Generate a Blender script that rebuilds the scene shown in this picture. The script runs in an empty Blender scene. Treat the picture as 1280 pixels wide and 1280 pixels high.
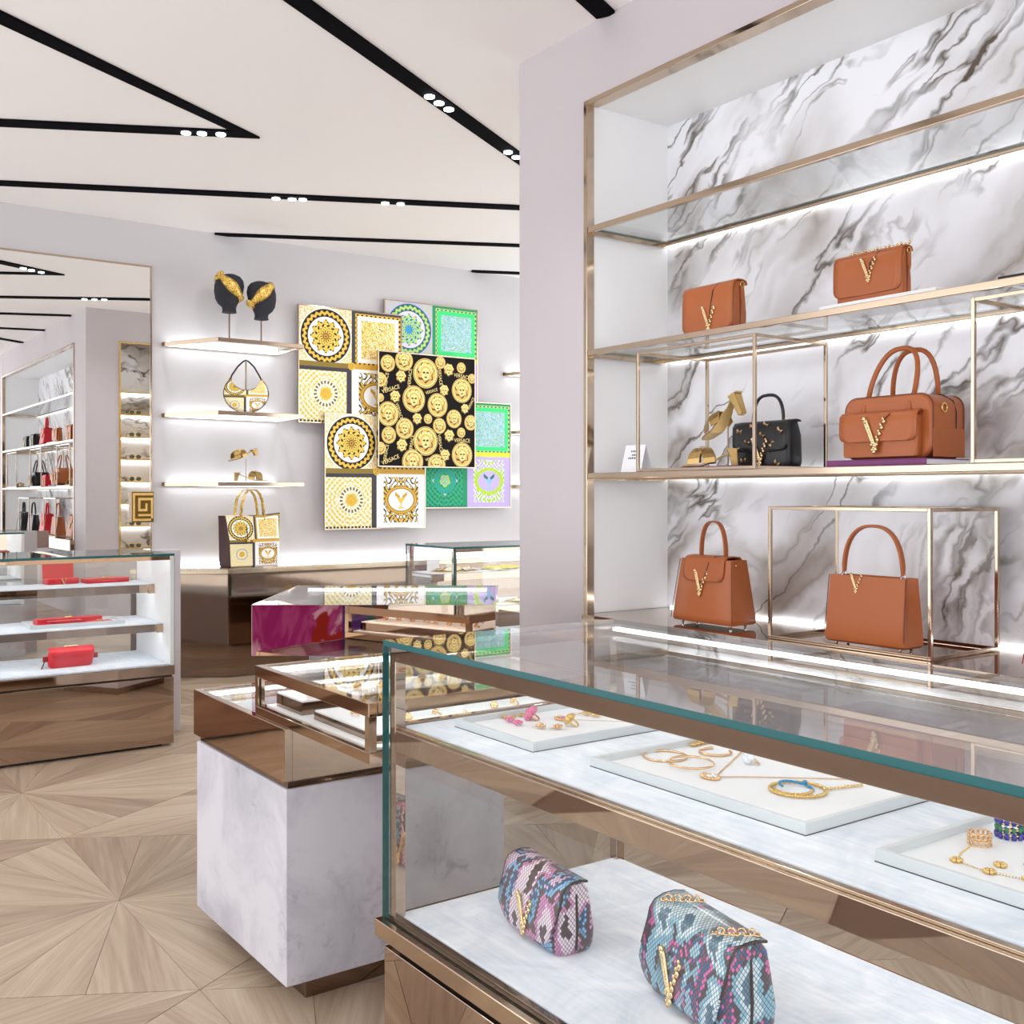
import bpy, math, random
from mathutils import Vector, Matrix
R = random.Random(7)
PI = math.pi
sc = bpy.context.scene
COL = sc.collection

# ------------------------------------------------------------------ camera, world, exposure
cam_d = bpy.data.cameras.new('camera'); cam = bpy.data.objects.new('camera', cam_d); COL.objects.link(cam)
cam.location = (0, 0, 1.35)
cam.rotation_euler = (PI / 2, 0, -math.atan2(0.58153, 0.81353))
cam_d.sensor_width = 36; cam_d.lens = 36 * 1329 / 1280; cam_d.shift_y = -22 / 1280
cam_d.clip_start = 0.02
sc.camera = cam
w = bpy.data.worlds.new('world'); sc.world = w; w.use_nodes = True
w.node_tree.nodes['Background'].inputs[0].default_value = (0.94, 0.97, 1.0, 1)
w.node_tree.nodes['Background'].inputs[1].default_value = 2.15
sc.view_settings.view_transform = 'Standard'
sc.view_settings.look = 'None'
sc.view_settings.gamma = 1
sc.view_settings.use_curve_mapping = False
sc.view_settings.exposure = 0.41
sc.cycles.transparent_max_bounces = 32
sc.cycles.max_bounces = 10
sc.cycles.glossy_bounces = 6
sc.cycles.diffuse_bounces = 5
sc.cycles.sample_clamp_indirect = 6

# ------------------------------------------------------------------ node expression helper
class Ex:
    def __init__(s, t, k): s.t = t; s.k = k
    def op(s, o, *a):
        n = s.t.nodes.new('ShaderNodeMath'); n.operation = o
        for i, v in enumerate((s,) + a):
            if isinstance(v, Ex): s.t.links.new(v.k, n.inputs[i])
            else: n.inputs[i].default_value = v
        return Ex(s.t, n.outputs[0])
    def __add__(s, o): return s.op('ADD', o)
    __radd__ = __add__
    def __sub__(s, o): return s.op('SUBTRACT', o)
    def __rsub__(s, o): return (s * -1) + o
    def __mul__(s, o): return s.op('MULTIPLY', o)
    __rmul__ = __mul__
    def __truediv__(s, o): return s.op('DIVIDE', o)
    def lt(s, o): return s.op('LESS_THAN', o)
    def gt(s, o): return s.op('GREATER_THAN', o)
    def abs(s): return s.op('ABSOLUTE')
    def sin(s): return s.op('SINE')
    def cos(s): return s.op('COSINE')
    def sqrt(s): return s.op('SQRT')
    def frac(s): return s.op('FRACT')
    def max(s, o): return s.op('MAXIMUM', o)
    def min(s, o): return s.op('MINIMUM', o)
    def pow(s, o): return s.op('POWER', o)
    def atan2(s, o): return s.op('ARCTAN2', o)
    def clamp(s): return s.max(0.0).min(1.0)

class Mat:
    def __init__(s, name, rough=0.5, metal=0.0, col=(0.8, 0.8, 0.8), spec=0.5, sheen=0.0, coat=0.0):
        s.m = bpy.data.materials.new(name); s.m.use_nodes = True; s.t = s.m.node_tree
        s.b = s.t.nodes['Principled BSDF']
        s.set('Roughness', rough); s.set('Metallic', metal); s.set('Base Color', (*col, 1))
        s.set('Specular IOR Level', spec); s.set('Sheen Weight', sheen); s.set('Coat Weight', coat)
        s.m.diffuse_color = (*col, 1)
    def set(s, k, v):
        if isinstance(v, Ex): s.t.links.new(v.k, s.b.inputs[k])
        elif hasattr(v, 'is_linked'): s.t.links.new(v, s.b.inputs[k])
        else: s.b.inputs[k].default_value = v
    def coords(s, kind='Object', scale=(1, 1, 1), rot=(0, 0, 0), loc=(0, 0, 0)):
        n = s.t.nodes.new('ShaderNodeTexCoord'); mp = s.t.nodes.new('ShaderNodeMapping')
        mp.inputs['Scale'].default_value = scale; mp.inputs['Rotation'].default_value = rot; mp.inputs['Location'].default_value = loc
        s.t.links.new(n.outputs[kind], mp.inputs[0]); return mp.outputs[0]
    def xyz(s, v):
        n = s.t.nodes.new('ShaderNodeSeparateXYZ'); s.t.links.new(v, n.inputs[0])
        return [Ex(s.t, o) for o in n.outputs]
    def comb(s, x, y, z):
        n = s.t.nodes.new('ShaderNodeCombineXYZ')
        for i, v in enumerate((x, y, z)):
            if isinstance(v, Ex): s.t.links.new(v.k, n.inputs[i])
            else: n.inputs[i].default_value = v
        return n.outputs[0]
    def noise(s, vec, scale=5, detail=3, rough=0.5, dist=0.0, out=0):
        n = s.t.nodes.new('ShaderNodeTexNoise'); s.t.links.new(vec, n.inputs['Vector'])
        n.inputs['Scale'].default_value = scale; n.inputs['Detail'].default_value = detail
        n.inputs['Roughness'].default_value = rough; n.inputs['Distortion'].default_value = dist
        return Ex(s.t, n.outputs[0]) if out == 0 else n.outputs[1]
    def voro(s, vec, scale=5, feature='F1', out='Distance', rand=1.0):
        n = s.t.nodes.new('ShaderNodeTexVoronoi'); n.feature = feature; s.t.links.new(vec, n.inputs['Vector'])
        n.inputs['Scale'].default_value = scale; n.inputs['Randomness'].default_value = rand
        return Ex(s.t, n.outputs[out]) if out == 'Distance' else n.outputs[out]
    def ramp(s, fac, stops, const=False):
        n = s.t.nodes.new('ShaderNodeValToRGB'); s.t.links.new(fac.k, n.inputs[0])
        if const: n.color_ramp.interpolation = 'CONSTANT'
        el = n.color_ramp.elements
        while len(el) < len(stops): el.new(0.5)
        for e, (p, c) in zip(el, stops): e.position = p; e.color = (*c, 1)
        return n.outputs[0]
    def mix(s, fac, a, b):
        n = s.t.nodes.new('ShaderNodeMix'); n.data_type = 'RGBA'
        if isinstance(fac, Ex): s.t.links.new(fac.k, n.inputs[0])
        else: n.inputs[0].default_value = fac
        for i, v in ((6, a), (7, b)):
            if isinstance(v, tuple): n.inputs[i].default_value = (*v, 1)
            else: s.t.links.new(v, n.inputs[i])
        return n.outputs[2]
    def bump(s, h, strength=0.2, dist=0.01):
        n = s.t.nodes.new('ShaderNodeBump'); n.inputs['Strength'].default_value = strength; n.inputs['Distance'].default_value = dist
        s.t.links.new(h.k, n.inputs['Height']); s.t.links.new(n.outputs[0], s.b.inputs['Normal'])
    def rnd(s):
        n = s.t.nodes.new('ShaderNodeObjectInfo'); return Ex(s.t, n.outputs['Random'])

def srgb(r, g, b):
    return tuple(((x / 255) / 12.92 if x / 255 < 0.04045 else ((x / 255 + 0.055) / 1.055) ** 2.4) for x in (r, g, b))

M = {}
def simple(name, col, rough=0.5, metal=0.0, **k):
    M[name] = Mat(name, rough, metal, col, **k).m
def emit(name, col, st):
    m = bpy.data.materials.new(name); m.use_nodes = True; t = m.node_tree; t.nodes.clear()
    e = t.nodes.new('ShaderNodeEmission'); o = t.nodes.new('ShaderNodeOutputMaterial')
    e.inputs[0].default_value = (*col, 1); e.inputs[1].default_value = st
    t.links.new(e.outputs[0], o.inputs[0]); M[name] = m

def glass(name, tint, f0=0.04):
    m = bpy.data.materials.new(name); m.use_nodes = True; t = m.node_tree; t.nodes.clear()
    lw = t.nodes.new('ShaderNodeLayerWeight'); lw.inputs[0].default_value = 0.5
    fac = Ex(t, lw.outputs['Facing']).pow(5.0) * (1 - f0) + f0
    tr = t.nodes.new('ShaderNodeBsdfTransparent'); tr.inputs[0].default_value = (*tint, 1)
    gl = t.nodes.new('ShaderNodeBsdfGlossy'); gl.inputs['Roughness'].default_value = 0.0
    mx = t.nodes.new('ShaderNodeMixShader'); o = t.nodes.new('ShaderNodeOutputMaterial')
    t.links.new(fac.k, mx.inputs[0]); t.links.new(tr.outputs[0], mx.inputs[1]); t.links.new(gl.outputs[0], mx.inputs[2])
    t.links.new(mx.outputs[0], o.inputs[0]); M[name] = m
glass('glass', (0.985, 0.995, 0.99), 0.045)
glass('glass_shelf', (0.97, 0.985, 0.985), 0.05)
simple('glass_edge', (0.0, 0.105, 0.112), 0.15, spec=0.5)

# plain surfaces
def fabric_wall(name, col):
    a = Mat(name, 0.85, 0, col, spec=0.2)
    v = a.coords('Object', (1, 1, 1)); n = a.noise(v, 260, 2, 0.6)
    n2 = a.noise(v, 2.2, 3, 0.5)
    a.set('Base Color', a.mix((n2 * 0.35 + n * 0.25).clamp(), tuple(c * 0.93 for c in col), tuple(min(1, c * 1.06) for c in col)))
    a.bump(n, 0.12, 0.002); M[name] = a.m
fabric_wall('wall_pink', srgb(205, 197, 200))
fabric_wall('wall_grey', srgb(206, 203, 205))
simple('ceiling_white', srgb(250, 247, 246), 0.9, spec=0.1)
simple('white_lacquer', srgb(244, 244, 244), 0.35)
simple('panel_grey', srgb(196, 190, 194), 0.6)
simple('track_black', (0.004, 0.0035, 0.005), 0.9, spec=0.05)
simple('black_gap', (0.01, 0.009, 0.009), 0.6)
simple('dark_wood', (0.05, 0.03, 0.022), 0.5)
simple('mirror', (0.93, 0.93, 0.92), 0.0, 1.0)
emit('led', (0.96, 0.98, 1.0), 6)
emit('led_case', (0.93, 0.97, 1.0), 17)
emit('led_soft', (0.95, 0.98, 1.0), 4.2)
emit('led_dim', (0.97, 0.98, 1.0), 1.3)
emit('spot_glow', (0.9, 0.97, 1.0), 9)

def metal(name, col, rough, wav=0.0):
    a = Mat(name, rough, 1.0, col)
    if wav:
        v = a.coords('Object', (1, 1, 1)); a.bump(a.noise(v, 2.5, 1), wav, 0.02)
    M[name] = a.m
metal('bronze', srgb(188, 162, 138), 0.045, 0.03)
metal('bronze_dark', srgb(146, 126, 112), 0.05, 0.03)
metal('bronze_mirror', srgb(184, 164, 148), 0.02, 0.02)
metal('brass', srgb(194, 174, 152), 0.10)
metal('brass_bright', srgb(236, 200, 130), 0.16)
metal('gold', srgb(232, 198, 128), 0.18)
metal('clasp_gold', srgb(232, 204, 158), 0.22)
metal('old_gold', srgb(120, 94, 48), 0.25)
metal('rose_gold', srgb(232, 194, 150), 0.2)
metal('silver', srgb(220, 220, 222), 0.15)
metal('gold_leather', srgb(178, 148, 96), 0.32, 0.25)

def marble(name, base, vein, vein2, scale=1.0, rot=0.6, amt=1.0, rough=0.12, off=(0, 0, 0)):
    a = Mat(name, rough, 0, base, spec=0.4)
    v = a.coords('Object', (1, 1, 1), (0, 0, 0), off)
    x, y, z = a.xyz(v)
    w1 = a.noise(v, 1.3 * scale, 4, 0.6); w2 = a.noise(v, 5.0 * scale, 4, 0.65)
    p = (y * -math.cos(rot) + z * math.sin(rot)); k = (y * math.sin(rot) + z * math.cos(rot))
    q = a.comb(x * 0.3, p * 0.24 + (w1 - 0.5) * 0.30, k * 1.2 + (w1 - 0.5) * 0.62 + (w2 - 0.5) * 0.12)
    n = a.noise(q, 2.1 * scale, 2.5, 0.55)
    broad = ((1 - ((n - 0.5).abs() * 7)).clamp()) * ((a.noise(v, 1.5 * scale, 2) - 0.33) * 4).clamp()
    n3 = a.noise(q, 3.6 * scale, 3, 0.6)
    thin = ((1 - ((n3 - 0.5).abs() * 34)).clamp()) * ((a.noise(v, 2.3 * scale, 2) - 0.40) * 5).clamp()
    haze = ((a.noise(q, 1.5 * scale, 4, 0.6) - 0.5) * 2.2).clamp()
    c = a.mix(haze * 0.30 * amt, base, tuple(b * 0.72 for b in base))
    c = a.mix((broad.pow(1.6) * 0.85 * amt).clamp(), c, vein)
    edge = (1 - ((n - 0.555).abs() * 60)).clamp() * ((a.noise(v, 1.9 * scale, 2) - 0.42) * 5).clamp()
    c = a.mix((thin * 0.95 * amt + edge * 0.75 * amt).clamp(), c, vein2)
    a.set('Base Color', c); M[name] = a.m
marble('calacatta', srgb(242, 243, 248), srgb(146, 134, 120), srgb(92, 80, 70), 1.0, 0.66, 1.0)
marble('calacatta_panel', srgb(240, 240, 244), srgb(176, 166, 160), srgb(118, 108, 100), 1.1, 1.15, 0.9, 0.12, (0, 1.7, 3.1))
a = Mat('grey_marble', 0.28, 0, (0.8, 0.8, 0.82), spec=0.4)
v = a.coords('Object'); n1 = a.noise(v, 2.6, 6, 0.65, 0.6); n2 = a.noise(v, 13, 5, 0.7, 0.8); n3 = a.noise(v, 1.2, 2)
c = a.mix(((n1 - 0.42) * 3.2).clamp(), srgb(214, 214, 222), srgb(166, 168, 180))
c = a.mix((((n2 - 0.56) * 7).clamp() * ((n3 - 0.40) * 5).clamp() * 0.75), c, srgb(140, 140, 150))
a.set('Base Color', c); M['grey_marble'] = a.m

# oak parquet: grain runs along u
a = Mat('oak', 0.42, 0, (0.5, 0.4, 0.3), spec=0.35)
uv = a.coords('UV', (1, 1, 1)); x, y, z = a.xyz(uv); rn = a.rnd()
g = a.noise(a.comb(x * 2.2 + rn * 37, y * 60 + rn * 91, rn * 13), 1.0, 4, 0.65)
g2 = a.noise(a.comb(x * 0.9 + rn * 17, y * 14 + rn * 51, rn * 7), 1.0, 3, 0.6)
st = (g * 0.55 + g2 * 0.55 - 0.05).clamp()
lt = a.ramp(st, [(0.28, srgb(146, 125, 103)), (0.5, srgb(175, 156, 134)), (0.72, srgb(197, 181, 160))])
dk = a.ramp(st, [(0.28, srgb(108, 86, 68)), (0.5, srgb(138, 116, 97)), (0.72, srgb(168, 148, 128))])
a.set('Base Color', a.mix((rn - 0.25).clamp(), lt, dk)); a.set('Roughness', g * 0.15 + 0.33)
a.bump(g, 0.08, 0.002); M['oak'] = a.m
simple('oak_joint', srgb(118, 92, 74), 0.7)

# velvet pads
a = Mat('velvet', 0.95, 0, srgb(222, 228, 236), spec=0.1, sheen=0.4)
v = a.coords('Object'); n = a.noise(v, 6, 5, 0.7, 1.2); n2 = a.noise(a.comb(a.xyz(v)[0] * 80, a.xyz(v)[1] * 6, 0), 1, 3)
vv = ((n * 0.75 + n2 * 0.35 - 0.30) * 2.2).clamp()
a.set('Base Color', a.mix(vv, srgb(190, 202, 218), srgb(244, 247, 251))); a.bump(n2, 0.3, 0.002); M['velvet'] = a.m
simple('tray_white', srgb(240, 241, 243), 0.55)
simple('tray_rim', srgb(206, 211, 213), 0.3)

# leathers
def leather(name, col, rough=0.38, spec=0.4):
    a = Mat(name, rough, 0, col, spec=spec)
    v = a.coords('Object'); n = a.noise(v, 220, 3, 0.6); n2 = a.noise(v, 5, 2)
    a.set('Base Color', a.mix((n2 * 0.6), tuple(c * 0.86 for c in col), tuple(min(1, c * 1.08) for c in col)))
    a.bump(n, 0.12, 0.0015); M[name] = a.m
leather('tan_leather', srgb(176, 97, 50)); leather('tan_dark', srgb(112, 55, 30)); leather('black_leather', (0.012, 0.012, 0.014), 0.34)
leather('red_leather', srgb(214, 24, 40)); leather('red_dark', srgb(150, 14, 28)); leather('brown_suede', srgb(76, 52, 52), 0.8)
simple('edge_black', (0.012, 0.008, 0.008), 0.5)
simple('black_felt', (0.018, 0.018, 0.024), 0.9)

# gold baroque cloth
a = Mat('baroque_gold', 0.35, 0.25, (0.7, 0.5, 0.2))
v = a.coords('Object'); n = a.noise(v, 38, 4, 0.6, 2.5)
a.set('Base Color', a.ramp(n, [(0.0, srgb(40, 26, 10)), (0.40, srgb(90, 62, 20)), (0.47, srgb(206, 160, 60)), (0.62, srgb(240, 206, 110))])); M['baroque_gold'] = a.m

# snake skin, laid out on uv in metres
def snake(name, pal, seed, cell=0.0043, warp=0.06):
    a = Mat(name, 0.3, 0, (0.5, 0.5, 0.5), coat=0.3)
    uv = a.coords('UV'); x, y, z = a.xyz(uv)
    n = a.noise(a.comb(x + seed, y + seed * 2, 0), 16, 2, 0.5, 1.0)
    p = (x / cell); q = (y / (cell * 1.25))
    r = (p + q) * 0.5; s_ = (p - q) * 0.5
    fr = (r.frac() - 0.5).abs(); fs = (s_.frac() - 0.5).abs()
    edge = fr.max(fs)                                # 0.5 at scale borders
    r0 = r - r.frac(); s0 = s_ - s_.frac(); cxx = (r0 + s0) * cell; cyy = (r0 - s0) * (cell * 1.25)
    sp = a.noise(a.comb(cxx + seed * 3, cyy * 0.6, 0), 15, 1, 0.5, 0.9)
    body = a.ramp(sp, pal, True)
    big = a.noise(a.comb(cxx + seed * 5, cyy, 0), 12, 2, 0.5, 0.8)
    body = a.mix(((big - 0.60) * 9).clamp() * 0.8, body, srgb(58, 46, 50))
    c = a.mix(((edge - 0.39) * 16).clamp() * 0.95, body, srgb(34, 28, 34))
    a.set('Base Color', c); a.bump(0.5 - edge, 0.6, 0.002); M[name] = a.m
snake('snake_pink', [(0.0, srgb(74, 54, 60)), (0.34, srgb(232, 214, 226)), (0.43, srgb(206, 136, 184)), (0.50, srgb(84, 62, 68)), (0.56, srgb(120, 180, 222)), (0.60, srgb(40, 84, 130)), (0.64, srgb(220, 190, 212))], 1.3)
snake('snake_blue', [(0.0, srgb(80, 118, 140)), (0.36, srgb(196, 216, 224)), (0.46, srgb(126, 176, 196)), (0.53, srgb(70, 56, 66)), (0.565, srgb(206, 96, 160)), (0.59, srgb(34, 84, 130)), (0.63, srgb(112, 70, 100)), (0.66, srgb(150, 190, 206))], 4.2)

# gems
simple('gem_pink', srgb(226, 120, 160), 0.1, coat=0.6); simple('gem_blue', srgb(20, 30, 150), 0.08, coat=0.6)
simple('gem_clear', srgb(235, 240, 248), 0.05, coat=0.8); simple('gem_green', srgb(30, 130, 90), 0.1); simple('cord_blue', srgb(24, 140, 190), 0.6)
simple('paper', srgb(240, 240, 244), 0.7); simple('ink', srgb(60, 60, 66), 0.8); simple('book_purple', srgb(120, 50, 110), 0.45); simple('book_black', (0.01, 0.01, 0.012), 0.4)
simple('lens_grey', srgb(70, 84, 80), 0.15)

# printed silk: four quadrants
def silk(name, P):
    a = Mat(name, 0.45, 0, (1, 1, 1), spec=0.3)
    uv = a.coords('UV'); u, v_, _ = a.xyz(uv)
    qx = u.gt(0.5); qy = v_.gt(0.5)
    x = (u * 2).frac() - 0.5; y = (v_ * 2).frac() - 0.5
    r = (x * x + y * y).sqrt(); th = y.atan2(x)
    vec = a.comb(u, v_, 0)
    nz = a.noise(vec, 46, 3, 0.6, 2.0); nf = a.noise(vec, 90, 3, 0.6, 1.5)
    leaf = a.ramp(nz, [(0.0, P['deep']), (0.40, P['mid']), (0.48, P['light']), (0.57, P['bg2'])], True)
    # top left: round medallion
    tl = a.mix(((nz - 0.52).gt(0.0)) * r.gt(0.5), P['ground'], P['mid'])
    tl = a.mix(r.lt(0.475), tl, P['ring'])
    ch = ((th * 26).sin() * 0.018 + 0.405 - r).abs().lt(0.028)
    tl = a.mix(ch, tl, P['mid'])
    tl = a.mix(r.lt(0.34), tl, P['bg2'])
    ro = ((th * 12).cos() * 0.025 + 0.27 - r).gt(0.0)
    tl = a.mix(ro, tl, P['mid'])
    swirl = ((th * 12 + r * 40).sin() * (r * 58).sin()).gt(0.25) * ro
    tl = a.mix(swirl, tl, P['ring'])
    tl = a.mix(((th * 12 - r * 30).sin() * (r * 70).cos()).gt(0.45) * ro, tl, P['light'])
    tl = a.mix(r.lt(0.075), tl, P['core'])
    tl = a.mix((r * 160).sin().gt(0.2) * r.lt(0.07), tl, P['deep'])
    # top right: square of leaves inside a banded border
    m = x.abs().max(y.abs()); xs = (x - 0.03).abs().max(y.abs())
    tr = a.mix(xs.lt(0.46), P['band'], P['mid'])
    tr = a.mix(((x * 70).sin() * (y * 70).sin()).gt(0.1) * xs.lt(0.455) * xs.gt(0.42), tr, P['ring'])
    tr = a.mix(xs.lt(0.415), tr, P['bg3'])
    tr = a.mix(xs.lt(0.34), tr, leaf)
    # bottom left: lace
    bl0 = a.mix(((x * 63).sin() * (y * 63).cos() * 0.9 + (r * 80).sin() * 0.5 + (nf - 0.5) * 5.0).gt(0.2), P['lace_bg'], P['lace'])
    dia = (x.abs() + y.abs() - 0.27).abs().lt(0.012)
    bl0 = a.mix(dia, bl0, P['bg2'])
    bl0 = a.mix((r - 0.2).abs().lt(0.045), bl0, P['lace_bg'])
    bl0 = a.mix((r - 0.2).abs().lt(0.028) * (th * 20).sin().gt(0.0), bl0, P['deep'])
    bl0 = a.mix((r + (th * 5).sin() * 0.01).lt(0.11), bl0, P['mid'])
    bl0 = a.mix(nf.gt(0.54) * r.lt(0.09), bl0, P['core'])
    bl = a.mix((x.gt(0.40)) .max(y.gt(0.40)), bl0, P['band'])
    bl = a.mix(y.lt(-0.465) * (x * 90).sin().gt(-0.3), bl, P['ring'])
    # bottom right: oval with a vase between scrolls
    o = ((x / 0.30) * (x / 0.30) + (y / 0.23) * (y / 0.23)).sqrt()
    sx = x.abs() * 1.0
    sc_ = ((sx * 34 + (y * 22).sin() * 2.2).sin() * (y * 30 + (x * 26).cos() * 2.4).cos())
    frame = x.abs().lt(0.36) * y.abs().lt(0.41)
    br = a.mix(frame * sc_.gt(-0.12), P['ground2'], P['scroll'])
    br = a.mix(frame * sc_.gt(0.30), br, P['mid2'])
    br = a.mix(o.lt(1.12), br, P['oval'])
    br = a.mix((o - 1.0).abs().lt(0.035), br, P['mid2'])
    br = a.mix(o.lt(0.86), br, P['inner'])
    cup = (x.abs().lt((y + 0.07) * 0.75 + 0.012) * y.gt(-0.06) * y.lt(0.035)).max(x.abs().lt(0.012) * (y + 0.09).abs().lt(0.05)).max(x.abs().lt(0.055) * (y + 0.145).abs().lt(0.014))
    wing = (x.abs() - 0.075).abs().lt(0.05) * (y - 0.02 - x.abs() * 0.75).abs().lt(0.034)
    br = a.mix(wing, br, P['wing'])
    br = a.mix(cup, br, P['cup'])
    c = a.mix(qx, a.mix(qy, bl, tl), a.mix(qy, br, tr))
    bar = (v_ - 0.505).abs().lt(0.022)
    c = a.mix(bar, c, a.mix(qx, P['bar1'], P['bar2']))
    kn = ((u - 0.5) * (u - 0.5) + (v_ - 0.505) * (v_ - 0.505)).sqrt()
    c = a.mix(kn.lt(0.035), c, P['mid']); c = a.mix(nf.gt(0.55) * kn.lt(0.03), c, P['deep'])
    a.set('Base Color', c); M[name] = a.m
G = srgb
silk('silk_gold', dict(ground=G(250, 246, 228), mid=G(232, 190, 70), light=G(250, 222, 120), deep=G(120, 84, 20), bg2=G(250, 248, 240), bg3=G(250, 246, 236), ring=G(28, 22, 20), core=G(206, 160, 60), band=G(62, 58, 66), lace_bg=G(244, 240, 216), lace=G(226, 196, 70), ground2=G(252, 250, 248), scroll=G(30, 24, 22), mid2=G(224, 184, 74), oval=G(180, 134, 40), inner=G(252, 250, 246), wing=G(206, 156, 50), cup=G(238, 196, 80), bar1=G(140, 118, 46), bar2=G(216, 166, 60)))
silk('silk_mint', dict(ground=G(200, 184, 232), mid=G(186, 214, 120), light=G(120, 206, 232), deep=G(40, 140, 190), bg2=G(222, 216, 242), bg3=G(60, 224, 130), ring=G(20, 112, 112), core=G(70, 160, 210), band=G(20, 150, 100), lace_bg=G(30, 176, 118), lace=G(18, 118, 98), ground2=G(198, 180, 232), scroll=G(240, 238, 252), mid2=G(170, 214, 60), oval=G(190, 222, 60), inner=G(200, 182, 234), wing=G(30, 120, 126), cup=G(140, 200, 236), bar1=G(232, 236, 40), bar2=G(226, 230, 60)))
# handbag print reuses the gold silk layout on object coordinates (uv given on the bag)

# video screen picture
m = bpy.data.materials.new('screen_picture'); m.use_nodes = True
a = Mat.__new__(Mat); a.m = m; a.t = m.node_tree; a.t.nodes.clear()
v = a.coords('UV'); x, y, z = a.xyz(v)
n = a.noise(a.comb(x * 1.4, y * 1.0, 0), 3.0, 4, 0.55, 1.6)
c = a.ramp(n, [(0.0, srgb(110, 30, 96)), (0.44, srgb(156, 44, 118)), (0.50, srgb(176, 76, 140)), (0.54, srgb(150, 40, 112)), (0.60, srgb(214, 168, 200))])
c = a.mix(x.gt(0.80), c, srgb(84, 50, 120)); c = a.mix(x.gt(0.92), c, srgb(20, 90, 92)); c = a.mix(x.gt(0.955), c, srgb(130, 60, 56))
blob = a.noise(a.comb(x, y, 3.0), 9, 4, 0.6, 1.0)
c = a.mix((((x - 0.73) * (x - 0.73) * 90 + (y - 0.10) * (y - 0.10) * 60).lt(0.5)) * blob.gt(0.47), c, srgb(150, 44, 40))
e = a.t.nodes.new('ShaderNodeEmission'); o = a.t.nodes.new('ShaderNodeOutputMaterial')
a.t.links.new(c, e.inputs[0]); e.inputs[1].default_value = 0.9; a.t.links.new(e.outputs[0], o.inputs[0]); M['screen_picture'] = m

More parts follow.
